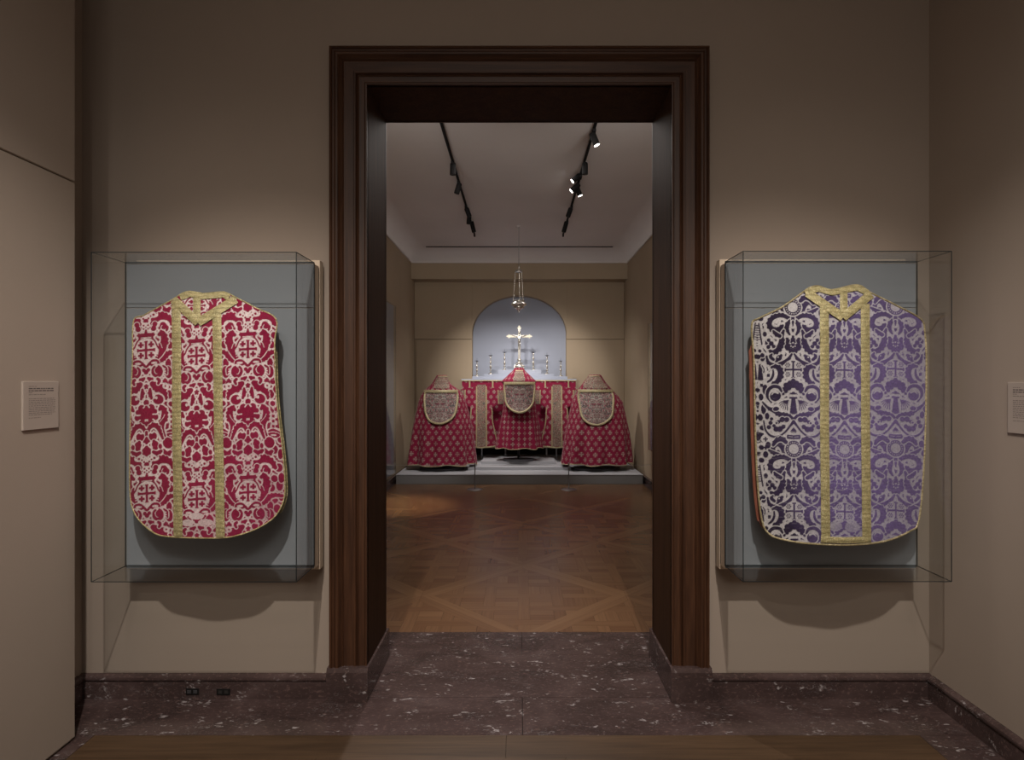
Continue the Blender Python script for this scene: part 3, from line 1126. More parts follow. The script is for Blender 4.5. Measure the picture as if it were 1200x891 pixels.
    # branches crossing below
    t.stroke([(0, 133), (3, 128.4), (9, 126), (16, 124.6), (23, 120), (30, 116), (36, 110)], [1.6, 1.8, 2.4, 2.8, 2.8, 1.8, 1.2])
    t.ell(20.5, 118, 3.6, 2.6, out=.8)
    t.stroke([(0, 134), (4, 139), (10, 146), (18, 150.6), (27, 149), (33, 142), (35, 132)], [2.0, 1.4, 1.2, 1.3, 1.4, 1.2, 1.0], out=.8)
    t.blob([(8, 131.5, 3.0), (13.4, 131, 3.2), (18, 133.6, 2.4)]); t.blob([(12, 139.6, 2.6), (16, 142, 3.4), (20.5, 141.6, 3.2), (23, 137.6, 2), (20, 134.6, 1.3)])
    t.blob([(27, 134, 2.4), (29, 139, 2.6), (25.8, 129.4, 2.0)])
    # banner
    for k in range(8): t.ell(0 + k, 152.5 - .12 * k, 1.2, 2.5)
    t.stroke([(1, 152), (6, 151.6)], .4, 0, 0)
    t.stroke([(9, 158), (14, 154), (20, 155), (24, 160)], [2.4, 3.0, 3.0, 2.0])
    return t


RT, PT = red_tile(), purple_tile()


def swell(t, thr, k=2):
    """let the pile spread a little into the ground, as cut velvet does"""
    a = t.a
    b = np.zeros_like(a); wsum = 0
    for i in range(-k, k + 1):
        for j in range(-k, k + 1):
            if i * i + j * j > k * k + .1: continue
            sh = np.roll(a, i, 0)
            if j > 0:
                sh = np.concatenate([sh[:, j - 1::-1] if j > 1 else sh[:, :1], sh[:, :-j]], 1)
            elif j < 0:
                sh = np.concatenate([sh[:, -j:], sh[:, :j - 1:-1]], 1)
            b += sh; wsum += 1
    b /= wsum
    t.a = np.maximum(np.clip((b - thr) / .28, 0, 1), a)


def grow(a, k, fn):
    out = a.copy()
    for i in range(-k, k + 1):
        for j in range(-k, k + 1):
            if i * i + j * j > k * k + .1: continue
            sh = np.roll(a, i, 0)
            if j > 0: sh = np.concatenate([sh[:, :j][:, ::-1], sh[:, :-j]], 1)
            elif j < 0: sh = np.concatenate([sh[:, -j:], sh[:, j:][:, ::-1]], 1)
            out = fn(out, sh)
    return out


def foliage(t, gap, seed):
    """fills the open ground between the drawn motifs with leaf shapes, keeping a narrow outline"""
    busy = grow(np.maximum(t.a, 0), gap, np.maximum)
    busy = np.maximum(busy, grow(t.p, 2, np.maximum))
    free = busy < .25
    Yg, Xg = np.mgrid[0:t.H, 0:t.Wp] / t.q
    W_ = 2 * PI / t.T
    f = np.sin(Xg * .55 + 2.2 * np.sin(Yg * W_ * 9 + seed)) + np.sin(Yg * W_ * 22 + 1.8 * np.sin(Xg * .33 + seed))
    cut = np.abs(f) > .22
    m = (free & cut).astype(float)
    m = grow(grow(m, 1, np.minimum), 1, np.maximum)
    t.a = np.maximum(t.a, m)


foliage(RT, 9, .7)
foliage(PT, 14, 1.9)
swell(RT, .25, 2)
swell(PT, .30, 2)


def inside(poly, X, Z):
    r = np.zeros(X.shape, bool)
    n = len(poly)
    for i in range(n):
        x1, z1 = poly[i]; x2, z2 = poly[(i + 1) % n]
        if z1 == z2: continue
        c = ((z1 > Z) != (z2 > Z)) & (X < (x2 - x1) * (Z - z1) / (z2 - z1) + x1)
        r ^= c
    return r


def spread(x, y, z, Y0):
    """outline was measured at depth Y0; carry it to the depth the cloth really has there"""
    k = y / Y0
    return x * k, y, EYE + (z - EYE) * k


def cloth(name, poly, yfun, step, patf, material, parent, relief=0.0, fadef=None, origin=None, Y0=None):
    """dense cloth sheet cut to a world-space (x,z) outline, woven pattern stored per vertex"""
    xs = [p[0] for p in poly]; zs_ = [p[1] for p in poly]
    x0, x1, z0, z1 = min(xs) - step, max(xs) + step, min(zs_) - step, max(zs_) + step
    nx, nz = int((x1 - x0) / step) + 1, int((z1 - z0) / step) + 1
    X, Z = np.meshgrid(x0 + step * np.arange(nx), z0 + step * np.arange(nz))
    cc = inside(poly, X[:-1, :-1] + step / 2, Z[:-1, :-1] + step / 2)
    idx = np.arange(nx * nz).reshape(nz, nx)
    q = np.stack([idx[:-1, :-1], idx[:-1, 1:], idx[1:, 1:], idx[1:, :-1]], -1)[cc]
    used, inv = np.unique(q.ravel(), return_inverse=True)
    q = inv.reshape(-1, 4)
    Xv, Zv = X.ravel()[used], Z.ravel()[used]
    pat = patf(Xv, Zv)
    Yv = yfun(Xv, Zv) - relief * pat
    off = Vector(origin) if origin else Vector((0, 0, 0))
    Xq, _, Zq = spread(Xv, Yv, Zv, Y0) if Y0 else (Xv, Yv, Zv)
    co = np.stack([Xq - off.x, Yv - off.y, Zq - off.z], 1).astype(np.float32)
    me = bpy.data.meshes.new(name)
    me.vertices.add(len(co)); me.vertices.foreach_set('co', co.ravel())
    me.loops.add(q.size); me.loops.foreach_set('vertex_index', q.ravel().astype(np.int32))
    me.polygons.add(len(q))
    me.polygons.foreach_set('loop_start', np.arange(0, q.size, 4, dtype=np.int32))
    me.polygons.foreach_set('loop_total', np.full(len(q), 4, dtype=np.int32))
    me.update(calc_edges=True)
    me.polygons.foreach_set('use_smooth', np.ones(len(q), bool))
    a = me.attributes.new('pat', 'FLOAT', 'POINT'); a.data.foreach_set('value', pat.astype(np.float32))
    if fadef is not None:
        a = me.attributes.new('fade', 'FLOAT', 'POINT'); a.data.foreach_set('value', fadef(Xv, Zv).astype(np.float32))
    me.materials.append(material)
    o = bpy.data.objects.new(name, me)
    C.objects.link(o)
    if parent: o.parent = parent
    pl = Vector(parent.location) if parent else Vector((0, 0, 0))
    o.location = off - pl
    return o


def ribbon(name, pts, hw, yfun, material, parent, off=.004, th=.003, Y0=None):
    """flat band laid on the cloth: centreline pts (x,z), half width hw"""
    sp = [Vector((p[0], 0, p[1])) for p in resample(pts, .012)]
    g = G()
    n = len(sp)
    K = 5
    vs = []
    for i in range(n):
        d = (sp[min(i + 1, n - 1)] - sp[max(i - 1, 0)]).normalized()
        nn = Vector((d.z, 0, -d.x))
        for k in range(K):
            p = sp[i] + nn * hw * (2 * k / (K - 1) - 1)
            y = float(yfun(np.array([p.x]), np.array([p.z]))[0])
            q = (p.x, y - off - (th if 0 < k < K - 1 else 0), p.z)
            vs.append(spread(*q, Y0) if Y0 else q)
    fs = [(i * K + k, (i + 1) * K + k, (i + 1) * K + k + 1, i * K + k + 1) for i in range(n - 1) for k in range(K - 1)]
    g.add(vs, fs, True)
    return g.build(name, material, parent)


def resample(pts, step, closed=False):
    out = []
    P_ = [tuple(p) for p in pts]
    if closed: P_.append(P_[0])
    for a, b in zip(P_[:-1], P_[1:]):
        l = math.hypot(b[0] - a[0], b[1] - a[1])
        m = max(1, int(round(l / step)))
        for k in range(m): out.append((a[0] + (b[0] - a[0]) * k / m, a[1] + (b[1] - a[1]) * k / m))
    if not closed: out.append(P_[-1])
    return out


def smooth_closed(pts, n=6):
    m = len(pts)
    out = []
    for i in range(m):
        p0, p1, p2, p3 = [np.array(pts[(i + k - 1) % m], float) for k in range(4)]
        for t in np.linspace(0, 1, n, endpoint=False):
            out.append(tuple(.5 * ((2 * p1) + (-p0 + p2) * t + (2 * p0 - 5 * p1 + 4 * p2 - p3) * t * t + (-p0 + 3 * p1 - 3 * p2 + p3) * t ** 3)))
    return out


# ------------------------------------------------------------------ wall cases
def wall_case(x0, x1, ztop, zbot, label):
    yf, yb = 2.494, 2.717
    xc = (x0 + x1) / 2
    t = thing('wall_case', label, 'display case', (xc, WY, zbot), 'glazed wall cases beside the doorway')
    G().box(x0, x1, yb, 2.775, zbot - .016, ztop - .004, .002).build('backboard', M_cream, t)
    # two cloth covered boards with a level seam
    zse = 1.843
    G().box(x0 + .002, x1 - .002, yb - .004, yb + .001, zbot - .012, zse - .0012, .0015).build('cloth_panel', M_board, t)
    G().box(x0 + .002, x1 - .002, yb - .004, yb + .001, zse + .0012, ztop - .006, .0015).build('cloth_panel', M_board, t)
    G().box(x0 + .003, x1 - .003, 2.776, 2.788, zbot - .012, ztop - .01).build('spacer', M_dark, t)
    G().box(x0, x1, 2.788, 2.836, zbot - .04, ztop + .028, .002).build('mounting_panel', M_cream, t)
    G().box(x0 + .01, x1 - .01, 2.837, WY, zbot - .02, ztop, .002).build('wall_batten', M_dark, t)
    th = .0065

    def pane(a, b, c, d, e, f):
        gg = G().box(a, b, c, d, e, f)
        o = gg.build('glass_pane', M_glass, t)
        return o
    pane(x0, x1, yf, yf + th, zbot, ztop)
    pane(x0, x0 + th, yf + th + .0005, yb - .006, zbot, ztop)
    pane(x1 - th, x1, yf + th + .0005, yb - .006, zbot, ztop)
    pane(x0 + th + .0005, x1 - th - .0005, yf + th + .0005, yb - .006, ztop - th, ztop)
    pane(x0 + th + .0005, x1 - th - .0005, yf + th + .0005, yb - .006, zbot, zbot + th)
    # cut edges of the panes, which read as thin dark lines
    e = .0026
    g = G()
    for x in (x0, x1):
        for z in (zbot, ztop):
            g.box(x - e / 2, x + e / 2, yf, yb - .006, z - e / 2, z + e / 2)
    for z in (zbot, ztop):
        g.box(x0, x1, yf - e / 2, yf + e / 2, z - e / 2, z + e / 2)
        g.box(x0, x1, yb - .008, yb - .0045, z - .004, z + .004)
    for x in (x0, x1):
        g.box(x - e / 2, x + e / 2, yf - e / 2, yf + e / 2, zbot, ztop)
        g.box(x - .002, x + .002, yb - .008, yb - .0045, zbot, ztop)
    g.build('glass_edge', M_gedge, t)
    return t


caseL = wall_case(-1.787, -.931, 2.048, .671, 'glazed wall case left of the doorway holding the red velvet chasuble')
caseR = wall_case(.9345, 1.8045, 2.052, .672, 'glazed wall case right of the doorway holding the purple velvet chasuble')


# ------------------------------------------------------------------ chasubles
YC = 2.575


def chasuble(kind):
    red = kind == 'red'
    if red:
        pl = [(213.6, 344), (222, 342), (238, 344.5), (262, 342.6), (278.7, 350), (300, 361), (323.5, 374.3), (321.8, 404), (324.4, 468.7), (331.0, 525), (333.9, 563),
              (332.9, 584), (323.5, 604), (304.6, 618), (281, 627), (262, 630.5), (230, 630.8), (203.2, 629.5), (184, 626.5), (167.8, 614.7), (157.5, 601), (152.7, 581.7),
              (152.0, 539), (153.5, 468.7), (155.5, 416.7), (156.5, 376.6), (168, 370), (184.3, 361), (203, 350.7)]
        top, bot, xc = 342, 631, 242.5
        off = (171.3, 230.4, 290.5); vo = (410.5, 417.3, 409.5)
        bl = [(206.2, 353), (207.0, 420), (206.8, 500), (208.2, 560), (208.6, 629)]
        br = [(253.8, 362), (255.0, 420), (256.0, 500), (257.2, 560), (258.2, 630)]
        vee = [[(203, 351), (232, 378)], [(276.5, 350.5), (232, 378)]]
        neck = [(211, 348.5), (222, 344.3), (238, 347), (262, 345), (268, 349)]
        inner = [(230.6, 347), (230.6, 374)]
        tile, mt = RT, M_red
        lab = 'crimson and white velvet chasuble with crowned crosses and gold bands in left case'
    else:
        pl = [(943.2, 341), (950, 337), (959.6, 335.6), (975, 340.0), (1004.5, 334.2), (1021, 343.6), (1050, 358), (1079, 374.3), (1083.6, 390.8), (1085.6, 421.4), (1084.6, 492),
              (1081.5, 563), (1076, 612), (1065.7, 623), (1037.4, 634.4), (995, 639.0), (947.8, 637.2), (919.6, 633.0), (902, 626.4), (893, 610), (887.6, 563),
              (884.8, 492), (883.4, 421.4), (881.0, 381.3), (890, 373), (914.9, 361), (935, 347)]
        top, bot, xc = 335, 639, 983
        off = (929.6, 989.6, 1049.5); vo = (361.0, 361.5, 360.0)
        bl = [(966.0, 356), (966.4, 420), (966.3, 500), (967, 560), (967.8, 630)]
        br = [(1014.0, 356), (1014.2, 420), (1014.4, 500), (1015, 560), (1015.8, 630)]
        vee = [[(946, 343), (988, 372)], [(1021, 344.5), (988, 372)]]
        neck = [(944, 344), (952, 340), (960, 338.6), (975, 343.0), (1004.5, 337.2), (1017, 343)]
        inner = [(988.8, 342), (988.8, 370)]
        tile, mt = PT, M_pur
        lab = 'purple and silver velvet chasuble with gold bands in right case'
    W = lambda p: (XX(p[0], YC), ZZ(p[1], YC))
    sharp = [W(p) for p in pl]
    poly = smooth_closed(sharp, 5)
    Xc = XX(xc, YC); hw = .345
    zt, zb = ZZ(top, YC), ZZ(bot, YC)

    def yf(x, z):
        u = np.clip(np.abs((x - Xc) / hw), 0, 1.08)
        s = (z - zb) / (zt - zb)
        y = 2.618 - .082 * (1 - u ** 2.6) + .055 * np.clip((s - .84) / .16, 0, 1) ** 1.5 - .012 * (1 - s)
        y = y + .0028 * np.sin(x * 31 + z * 4 + (0 if red else 2)) * (1 - s) + .0014 * np.sin(z * 47 + x * 9)
        return y
    base = thing('chasuble', lab, 'vestment', (Xc, 2.62, zb), 'chasubles in the wall cases')

    def uv(x, z):
        return x * F / YC + CX, CY - (z - EYE) * F / YC

    def patf(x, z):
        u, v = uv(x, z)
        bL = np.interp(v, [p[1] for p in bl], [p[0] for p in bl])
        bR = np.interp(v, [p[1] for p in br], [p[0] for p in br])
        pan = np.where(u < bL, 0, np.where(u > bR, 2, 1))
        cx = np.take(np.array(off), pan); cv = np.take(np.array(vo), pan)
        lean = (v - 440) * (.006 if red else .012) * np.where(pan == 0, 1.0, .3)
        if not red: lean = lean * .6
        # turned yoke piece above the V has its own cut
        a = tile.sample(u - cx - lean, v - cv + .8 * np.sin(u * .11))
        if red:
            yoke = (v < 372) & (pan == 1)
            a = np.where(yoke, tile.sample(u - cx, 1.5 * (v - 358)), a)
            # worn patch of bare grey ground
            for (qx, qy, qa, qb) in ((230, 605, 9, 4), (220, 613, 7, 4), (241, 612.5, 9, 4)):
                a = np.where(((u - qx) / qa) ** 2 + ((v - qy) / qb) ** 2 < 1, -.15 + .1 * np.sin(u * 3) * np.sin(v * 2.4), a)
        else:
            for (qx, qy, qa, qb) in ((979, 617, 8, 6), (999, 618, 9, 6)):
                a = np.where(((u - qx) / qa) ** 2 + ((v - qy) / qb) ** 2 < 1, a * .25 + .1, a)
            # worn cross-threads on the middle and right fields
            wear = np.clip((v - 430) / 160, 0, 1) * np.where(pan == 1, 1, .25)
            thr = (np.sin(v * 1.7 + 1.3 * np.sin(u * .4)) + np.sin(v * 0.83 + 2) * .7) > 1.15
            a = np.where(thr, a * (1 - .6 * wear), a)
        return a

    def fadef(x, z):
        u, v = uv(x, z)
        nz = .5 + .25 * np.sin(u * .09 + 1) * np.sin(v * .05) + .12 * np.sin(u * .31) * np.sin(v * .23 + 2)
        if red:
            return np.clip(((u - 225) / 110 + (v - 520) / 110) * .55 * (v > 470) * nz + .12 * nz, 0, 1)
        f = np.clip((u - 922) / 100, 0, 1) * .88 + np.clip((v - 400) / 120, 0, 1) * np.clip((u - 890) / 70, 0, 1) * .45
        f = f - .35 * np.exp(-((u - 1030) / 22.) ** 2 - ((v - 365) / 25.) ** 2) - .3 * np.exp(-((u - 940) / 40.) ** 2 - ((v - 625) / 14.) ** 2)
        return np.clip(f * (.75 + .5 * nz), 0, 1)
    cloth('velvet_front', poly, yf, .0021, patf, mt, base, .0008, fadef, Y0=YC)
    # gold bands
    yb = lambda x, z: yf(x, z)
    for L_ in (bl, br): ribbon('orphrey_band', [W(p) for p in L_], .0195, yb, M_gold, base, Y0=YC)
    ribbon('yoke_strip', [W(p) for p in inner], .0165, yb, M_gold, base, .003, Y0=YC)
    for L_ in vee: ribbon('yoke_band', [W(p) for p in L_], .0185, yb, M_gold, base, .0075, Y0=YC)
    ribbon('neck_band', [W(p) for p in neck], .0135 if red else .012, yb, M_gold, base, .006, Y0=YC)
    if not red:
        ribbon('hem_band', [W(p) for p in ((962, 632.5), (990, 633.5), (1021, 632.5))], .0135, yb, M_gold, base, .007, Y0=YC)
    # braid round the edge
    rim = resample(poly, .008, True)
    pr = [spread(x, float(yf(np.array([x]), np.array([z]))[0]) - .001, z, YC) for x, z in rim]
    G().tube(pr, .0034 if red else .0046, 6, True).build('edge_braid', M_gold2 if not red else M_gold, base)
    # back of the garment hanging behind, its edge and lining
    bpoly = []
    for (x, z) in poly:
        u = (x - Xc) / hw
        sidex = (.009 if red else .018) if ((u > .6) == red and abs(u) > .6) else -.004
        low = 1.0 if z < zb + .78 * (zt - zb) else 0.0
        bpoly.append((x + (sidex * (1 if u > 0 else -1)) * low, z + (.02 if z < zb + .1 else -.004)))
    yb2 = lambda x, z: yf(x, z) + .030 - .018 * np.clip(np.abs((x - Xc) / hw) - .7, 0, 1) * 3
    cloth('lining_back', bpoly, yb2, .008, lambda x, z: x * 0, M_cream2 if red else M_rust, base, Y0=YC)
    rim2 = resample(bpoly, .012, True)
    pr2 = [spread(x, float(yb2(np.array([x]), np.array([z]))[0]) - .001, z, YC) for x, z in rim2]
    G().tube(pr2, .0028, 6, True).build('lining_braid', M_gold if red else M_rust, base)
    # padded form in the case carries the garment
    parent = caseL if red else caseR
    fp = [((x - Xc) * .86 + Xc, (z - (zt + zb) / 2) * .88 + (zt + zb) / 2) for x, z in poly[::3]]
    g = G()
    n = len(fp)
    vs = [(x, float(yb2(np.array([x]), np.array([z]))[0]) + .014, z) for x, z in fp] + [(x, 2.7125, z) for x, z in fp]
    ctr = [(Xc, float(yb2(np.array([Xc]), np.array([(zt + zb) / 2]))[0]) + .012, (zt + zb) / 2)]
    fs = [(i, (i + 1) % n, n + (i + 1) % n, n + i) for i in range(n)] + [((i + 1) % n, i, 2 * n) for i in range(n)]
    g.add(vs + ctr, fs, True)
    g.build('padded_form', M_form, parent)
    return base


chasuble('red')
chasuble('purple')


# ------------------------------------------------------------------ wall labels and sockets
def text_label(xw, sgn, y0, y1, z0, z1, label):
    """card standing off the wall; writing too small to read is set as rows of words"""
    t = thing('wall_label', label, 'label', (xw, (y0 + y1) / 2, z0), None)
    x0, x1 = (xw, xw + .008) if sgn > 0 else (xw - .008, xw)
    G().box(x0, x1, y0, y1, z0, z1, .0012).build('card', M_paper, t)
    xf = x1 if sgn > 0 else x0
    r2 = random.Random(int(y0 * 1000))
    W_ = y1 - y0
    # reading direction: left to right as seen from the room
    def row(z, h, n_, m, g, end=1.0):
        a = .15
        while a < .15 + .7 * end:
            wl = r2.uniform(.025, .095) * (1.2 if h > .003 else 1)
            b = min(a + wl, .15 + .72 * end)
            ya = y0 + a * W_ if sgn > 0 else y1 - a * W_
            yb = y0 + b * W_ if sgn > 0 else y1 - b * W_
            g.box(min(xf, xf + sgn * .0003), max(xf, xf + sgn * .0003), min(ya, yb), max(ya, yb), z - h / 2, z + h / 2)
            a = b + .018
    Hh = z1 - z0
    g = G()
    row(z1 - .105 * Hh, .0022, 3, None, g, .3)
    g2 = G()
    row(z1 - .150 * Hh, .0040, 6, None, g2, .98); row(z1 - .195 * Hh, .0040, 6, None, g2, .98)
    row(z1 - .235 * Hh, .0022, 3, None, g, .15); row(z1 - .275 * Hh, .0026, 3, None, g, .65)
    for k in range(10): row(z1 - (.36 + .037 * k) * Hh, .0026, 8, None, g, 1.03 if k < 9 else .9)
    row(z1 - .755 * Hh, .0024, 3, None, g, .45)
    g.build('printed_text', M_ink, t, kind='stuff')
    g2.build('printed_title', M_ink2, t, kind='stuff')


text_label(XP, 1, 2.241, 2.415, 1.322, 1.508, 'small pale text label on the left partition, beside the red chasuble case')
text_label(XR, -1, 2.217, 2.391, 1.303, 1.505, 'small pale text label on the right wall, cut by the edge of the photograph')

yb_ = WY - .024


def socket(px0, px1, py0, py1, lit, label):
    x0, x1 = XX(px0, yb_), XX(px1, yb_)
    z0, z1 = ZZ(py1, yb_), ZZ(py0, yb_)
    t = thing('floor_socket', label, 'socket', ((x0 + x1) / 2, yb_, z0), 'sockets in the marble baseboard')
    G().box(x0, x1, yb_ - .004, yb_ + .0, z0, z1, .0015).build('cover_plate', M_black, t)
    m = (x0 + x1) / 2
    for s in (-1, 1):
        cxx = m + s * .0145
        G().box(cxx - .009, cxx + .009, yb_ - .0055, yb_ - .004, z0 + .007, z1 - .007, .001).build('outlet_face', M_lead if lit else M_dark, t)


socket(218, 233.5, 806.8, 814.2, True, 'black twin power socket in the marble baseboard, the left one')
socket(254, 270, 807.2, 814.6, False, 'plain dark twin socket in the marble baseboard, nearer the doorway')


# ------------------------------------------------------------------ inner gallery: platform and steps
plat = thing('display_platform', 'low grey display platform across the end of the inner gallery', 'platform', (0, 9.8, 0))
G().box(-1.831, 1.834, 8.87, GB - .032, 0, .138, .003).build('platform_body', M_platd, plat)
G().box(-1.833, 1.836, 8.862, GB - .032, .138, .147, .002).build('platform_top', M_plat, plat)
ST = .147
G().prism([(-.80, 9.30), (.80, 9.30), (.74, GB - .05), (-.74, GB - .05)], 'z', ST, ST + .05).build('lower_step', M_plat, plat)
G().prism([(-.62, 9.62), (.60, 9.62), (.56, GB - .05), (-.58, GB - .05)], 'z', ST + .05, ST + .095).build('upper_step', M_plat, plat)
ZS = ST + .095

# altar
alt = thing('altar', 'red draped altar under the arched niche with stepped pale top', 'altar', (0, 10.35, ZS))
AY = 10.22
ax0, ax1 = XX(541.5, AY), XX(674.8, AY)
zt_ = ZZ(445.8, AY)
G().box(ax0 - .01, ax1 + .01, AY - .02, GB - .04, zt_ - .001, zt_ + .022, .003).build('table_top', M_niche, alt)
G().box(ax0 + .02, ax1 - .02, AY + .03, GB - .06, zt_ - .10, zt_ - .001).build('apron', M_dark, alt)
for sx in (-.9, -.24, .47, .9):
    G().box(sx - .012, sx + .012, AY + .08, AY + .104, ZS if abs(sx) < .6 else ST, zt_ - .1).build('leg', M_steel, alt)
G().box(ax0 + .05, ax1 - .05, AY + .30, AY + .33, ST + .10, zt_ - .1).build('back_panel', M_dark, alt)
gz = zt_ + .022
GY = AY + .12
l1, l2, l3 = ZZ(441.2, GY), ZZ(438.6, GY), ZZ(433.6, GY)
G().box(XX(553.5, GY), XX(665, GY), GY, GB - .05, gz, l1, .003).build('gradine', M_niche, alt)
G().box(XX(567, GY), XX(649.5, GY), GY + .01, GB - .05, l1, l2, .003).build('gradine', M_niche, alt)
G().box(XX(583.5, GY), XX(634, GY), GY + .02, GB - .05, l2, l3, .003).build('gradine', M_niche, alt)


def lattice(sx, sz, r, ox=0, oz=0, stag=True, petals=True):
    def f(s, z):
        a = (s - ox) / sx; b = (z - oz) / sz
        ib = np.floor(b + .5)
        if stag: a = a + .5 * np.mod(ib, 2)
        da = (a - np.floor(a + .5)) * sx; db = (b - ib) * sz
        v = np.zeros_like(da)
        for k in range(4):
            cx, cy = r * .58 * math.cos(k * PI / 2), r * .66 * math.sin(k * PI / 2)
            v = np.maximum(v, 1 - np.sqrt((da - cx) ** 2 + (db - cy) ** 2) / (r * .36))
        v = np.maximum(v, 1 - np.maximum(np.abs(da) / (r * .16), np.abs(db) / (r * .6)))
        v = np.maximum(v, 1 - np.maximum(np.abs(db) / (r * .16), np.abs(da) / (r * .6)))
        if petals:
            for k in range(4):
                cx, cy = r * .95 * math.cos(k * PI / 2 + PI / 4), r * .95 * math.sin(k * PI / 2 + PI / 4)
                v = np.maximum(v, .6 - np.sqrt((da - cx) ** 2 + (db - cy) ** 2) / (r * .22))
        q1 = np.floor(a + .5) * 3.1 + ib * 1.7
        return np.clip(v * 2.4, 0, 1) * (.75 + .25 * np.sin(q1))
    return f


# frontal
ybase = AY - .022
zb_ = ZZ(524.8, AY)
fr = thing('altar_frontal', 'crimson brocade altar frontal with gold strips hanging behind the vestments', 'altar cloth', (0, AY, zb_))
fpoly = [(ax0, zb_), (ax1, zb_), (ax1, zt_), (ax0, zt_)]
yfr = lambda x, z: ybase - .006 * np.sin(x * 23) * (1.7 - z)
cloth('frontal_cloth', fpoly, yfr, .0065, lambda x, z: lattice(.13, .11, .030)(x, z), M_broc, fr)
zf = ZZ(460, AY)
ribbon('frontlet_edge', [(ax0, zf), (ax1, zf)], .010, yfr, M_gold2, fr, .012)
ribbon('frontlet_edge', [(ax0, zt_ - .008), (ax1, zt_ - .008)], .009, yfr, M_gold2, fr, .012)
for px in (550.5, 577.5, 638.8, 666):
    ribbon('gold_strip', [(XX(px, AY), zt_ - .01), (XX(px, AY), zf)], .012, yfr, M_gold2, fr, .014)
ribbon('hem_fringe', [(ax0, zb_ + .012), (ax1, zb_ + .012)], .014, yfr, M_gold2, fr, .012)


# dalmatics
def dalmatic(pcx, label, my):
    """wide-sleeved tunic spread on a stand; px outline around its axis pcx"""
    DY = 10.02
    o = [(-4, 450), (4, 450), (8, 453.5), (27, 457.5), (28, 474), (18, 474.5), (12, 477), (13.5, 495), (20, 523), (0, 525), (-20, 523), (-14, 495), (-13, 477), (-19, 474.5), (-28, 474), (-27, 457.5), (-8, 453.5)]
    W = lambda p: (XX(pcx + p[0], DY), ZZ(p[1], DY))
    poly = [W(p) for p in o]
    Xc = XX(pcx, DY)
    zlo = min(p[1] for p in poly)
    t = thing('dalmatic', label, 'vestment', (Xc, DY, ST), 'dalmatics before the altar')
    yf = lambda x, z: DY - .05 * np.cos(np.clip((x - Xc) / .40, -1, 1) * PI / 2) + .010 * np.sin((x - Xc) * 60 / (1 + .8 * (1.5 - z))) * np.clip(1.45 - z, 0, 1)
    cloth('tunic_front', poly, yf, .006, lambda x, z: lattice(.105, .085, .034, Xc)(x, z), M_broc, t)
    yb2 = lambda x, z: yf(x, z) + .055
    cloth('tunic_back', poly, yb2, .014, lambda x, z: lattice(.105, .09, .034, Xc)(x, z), M_broc, t)
    rb = ribbon('orphrey_band', [W((0, 451)), W((0, 523))], .072, yf, M_emb2, t, .010)
    for s in (-1, 1):
        ribbon('gold_strip', [W((s * 5.6, 453)), W((s * 5.8, 523))], .011, yf, M_gold2, t, .016)
        ribbon('cuff_band', [W((s * 23, 457.5)), W((s * 24, 473.5))], .045, yf, M_emb2, t, .010)
        ribbon('cuff_edge', [W((s * 19.2, 457)), W((s * 19.8, 473.5))], .009, yf, M_gold2, t, .014)
        ribbon('side_edge', [W((s * 12.0, 478)), W((s * 13, 495)), W((s * 19, 522))], .009, yf, M_gold2, t, .012)
    ribbon('hem_fringe', [W((-20, 522.6)), W((0, 524.4)), W((20, 522.6))], .012, yf, M_gold2, t, .012)
    # stand
    g = G().tube([(Xc, DY + .03, ST + .062), (Xc, DY + .03, zlo + .9)], .012, 8).build('stand_pole', M_steel, t)
    G().lathe([(0, 0), (.13, 0), (.13, .01), (.02, .014), (0, .014)], (Xc, DY + .03, ST + .05), 20).build('stand_base', M_steel, t)
    G().tube([(XX(pcx - 26, DY), DY + .03, ZZ(458.5, DY)), (XX(pcx + 26, DY), DY + .03, ZZ(458.5, DY))], .010, 8).build('stand_bar', M_steel, t)
    return t


dalmatic(564.5, 'crimson dalmatic with embroidered centre band, spread left of the middle cope', 0)
dalmatic(652.3, 'crimson dalmatic with embroidered centre band, spread right of the middle cope', 0)


